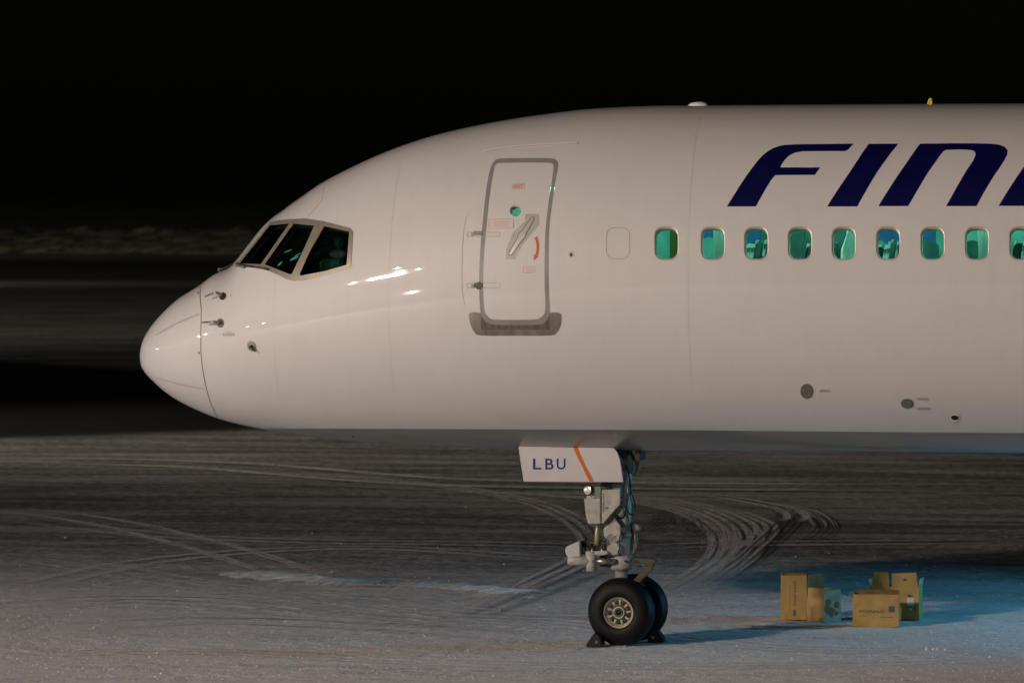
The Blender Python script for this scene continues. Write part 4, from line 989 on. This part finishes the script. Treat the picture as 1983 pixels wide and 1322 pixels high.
ground_strip([(0, 1065), (250, 1110), (500, 1150), (800, 1195), (1050, 1215)], gl(3, .22, .4), TL, .0055)
ground_strip([(0, 1150), (300, 1085), (700, 1060), (1100, 1085)], gl(2, .3, .5), TL, .006)
ground_strip([(0, 890), (400, 900), (800, 930), (1200, 940), (1983, 945)], gl(2, .5, 1.6), TL, .0068)
ground_strip([(0, 1180), (200, 1160), (420, 1165), (640, 1190), (900, 1212)], gl(3, .35, .5), TL, .0056)
ground_strip([(120, 1215), (400, 1200), (700, 1210), (1000, 1232)], gl(2, .5, .8), TL, .0059)
ground_strip([(550, 1150), (700, 1160), (850, 1180), (1000, 1190), (1140, 1195)], gl(3, .3, .45), TL, .0062)
ground_strip([(0, 1270), (400, 1262), (900, 1285), (1400, 1290), (1983, 1275)], gl(3, .10, .3), TL, .0064)
ground_strip([(0, 985), (200, 1010), (420, 1062), (600, 1120)], gl(2, .3, .7), TL, .0066)
ground_strip([(1250, 1058), (1500, 1052), (1983, 1048)], gl(2, .25, .7), TL, .0042)
ground_strip([(420, 1104), (530, 1114), (620, 1124), (700, 1129), (800, 1132), (900, 1138), (985, 1147), (1050, 1150)], gl(2, .5, .45), TL, .0078)
ground_strip([(350, 1130), (700, 1165), (900, 1185), (1150, 1210), (1500, 1255), (1983, 1262)], gl(3, .09, .28), TL, .0072)

# snow ridge and crumbs: uncountable lumps
def crumbs(name, pts, m):
    bm = bmesh.new()
    for x, y, r in pts:
        mt = Matrix.Translation((x, y, r*.25)) @ Matrix.Rotation(random.random()*3, 4, 'Z') @ Matrix.Diagonal((r*random.uniform(.8, 1.7), r*random.uniform(.7, 1.2), r*random.uniform(.5, .9), 1))
        bmesh.ops.create_icosphere(bm, subdivisions=1, radius=1, matrix=mt)
    for v in bm.verts: v.co += Vector((random.gauss(0, .003), random.gauss(0, .003), random.gauss(0, .002)))
    return tag(bmo(name, bm, m, smooth=True), kind='stuff')
SNOW = mat('snow_crumbs', (.74, .73, .72), .8, noise=.15, nscale=20, bump=.4, bscale=60)
def ridge(pxs, width, height):
    cs = [Vector((*ground(u, v)[:2], 0)) for u, v in catmull(pxs, False, 90)]; V = []; Fc = []; n = len(cs); m = 9
    ww = 1.0; hh = 1.0
    for i, c in enumerate(cs):
        t = (cs[min(i+1, n-1)]-cs[max(i-1, 0)]).normalized(); sd = Vector((-t.y, t.x, 0))
        env = min(1, i/60, (n-1-i)/60)
        if i % 2 == 0: ww = .45+random.random()*.9; hh = max(0, random.gauss(.55, .5))
        j0 = random.gauss(0, .05)
        for k in range(m):
            a = k/(m-1)*2-1; z = max(0, (1-a*a))*hh*height*env+(random.gauss(0, .006) if abs(a) < .95 else -.01)
            V.append(c+sd*(a*width*ww/2*(.4+.6*env)+j0)+Vector((0, 0, z)))
    for i in range(n-1):
        for k in range(m-1): Fc.append((i*m+k, (i+1)*m+k, (i+1)*m+k+1, i*m+k+1))
    return tag(mobj('snow_ridge', V, Fc, SNOW, None, True), kind='stuff')
ridge([(440, 1107), (530, 1114), (620, 1123), (700, 1128), (800, 1131), (900, 1137), (985, 1146), (1010, 1149)], .8, .028)
pts = []
for k in range(2600):
    u = random.uniform(-100, 2080); v = 1322-abs(random.gauss(0, 110)); 
    if v < 900: continue
    g = ground(u, v); pts.append((g.x, g.y, abs(random.gauss(.0, .004))+.002))
g = ground(1808, 1257)
for k in range(14): pts.append((g.x+random.gauss(0, .05), g.y+random.gauss(0, .04), random.uniform(.01, .03)))
crumbs('snow_crumbs', pts, SNOW)
# unseen wall added to keep the low lamp's light off the ground
boxo('lamp_blocker', (-60, -62.3, 0), (70, -62, 5.79), mat('blocker_grey', (.25, .25, .24), .8, noise=.2), None)
tag(bpy.data.objects['lamp_blocker'], kind='structure')
S.render.resolution_x = 1024; S.render.resolution_y = 682
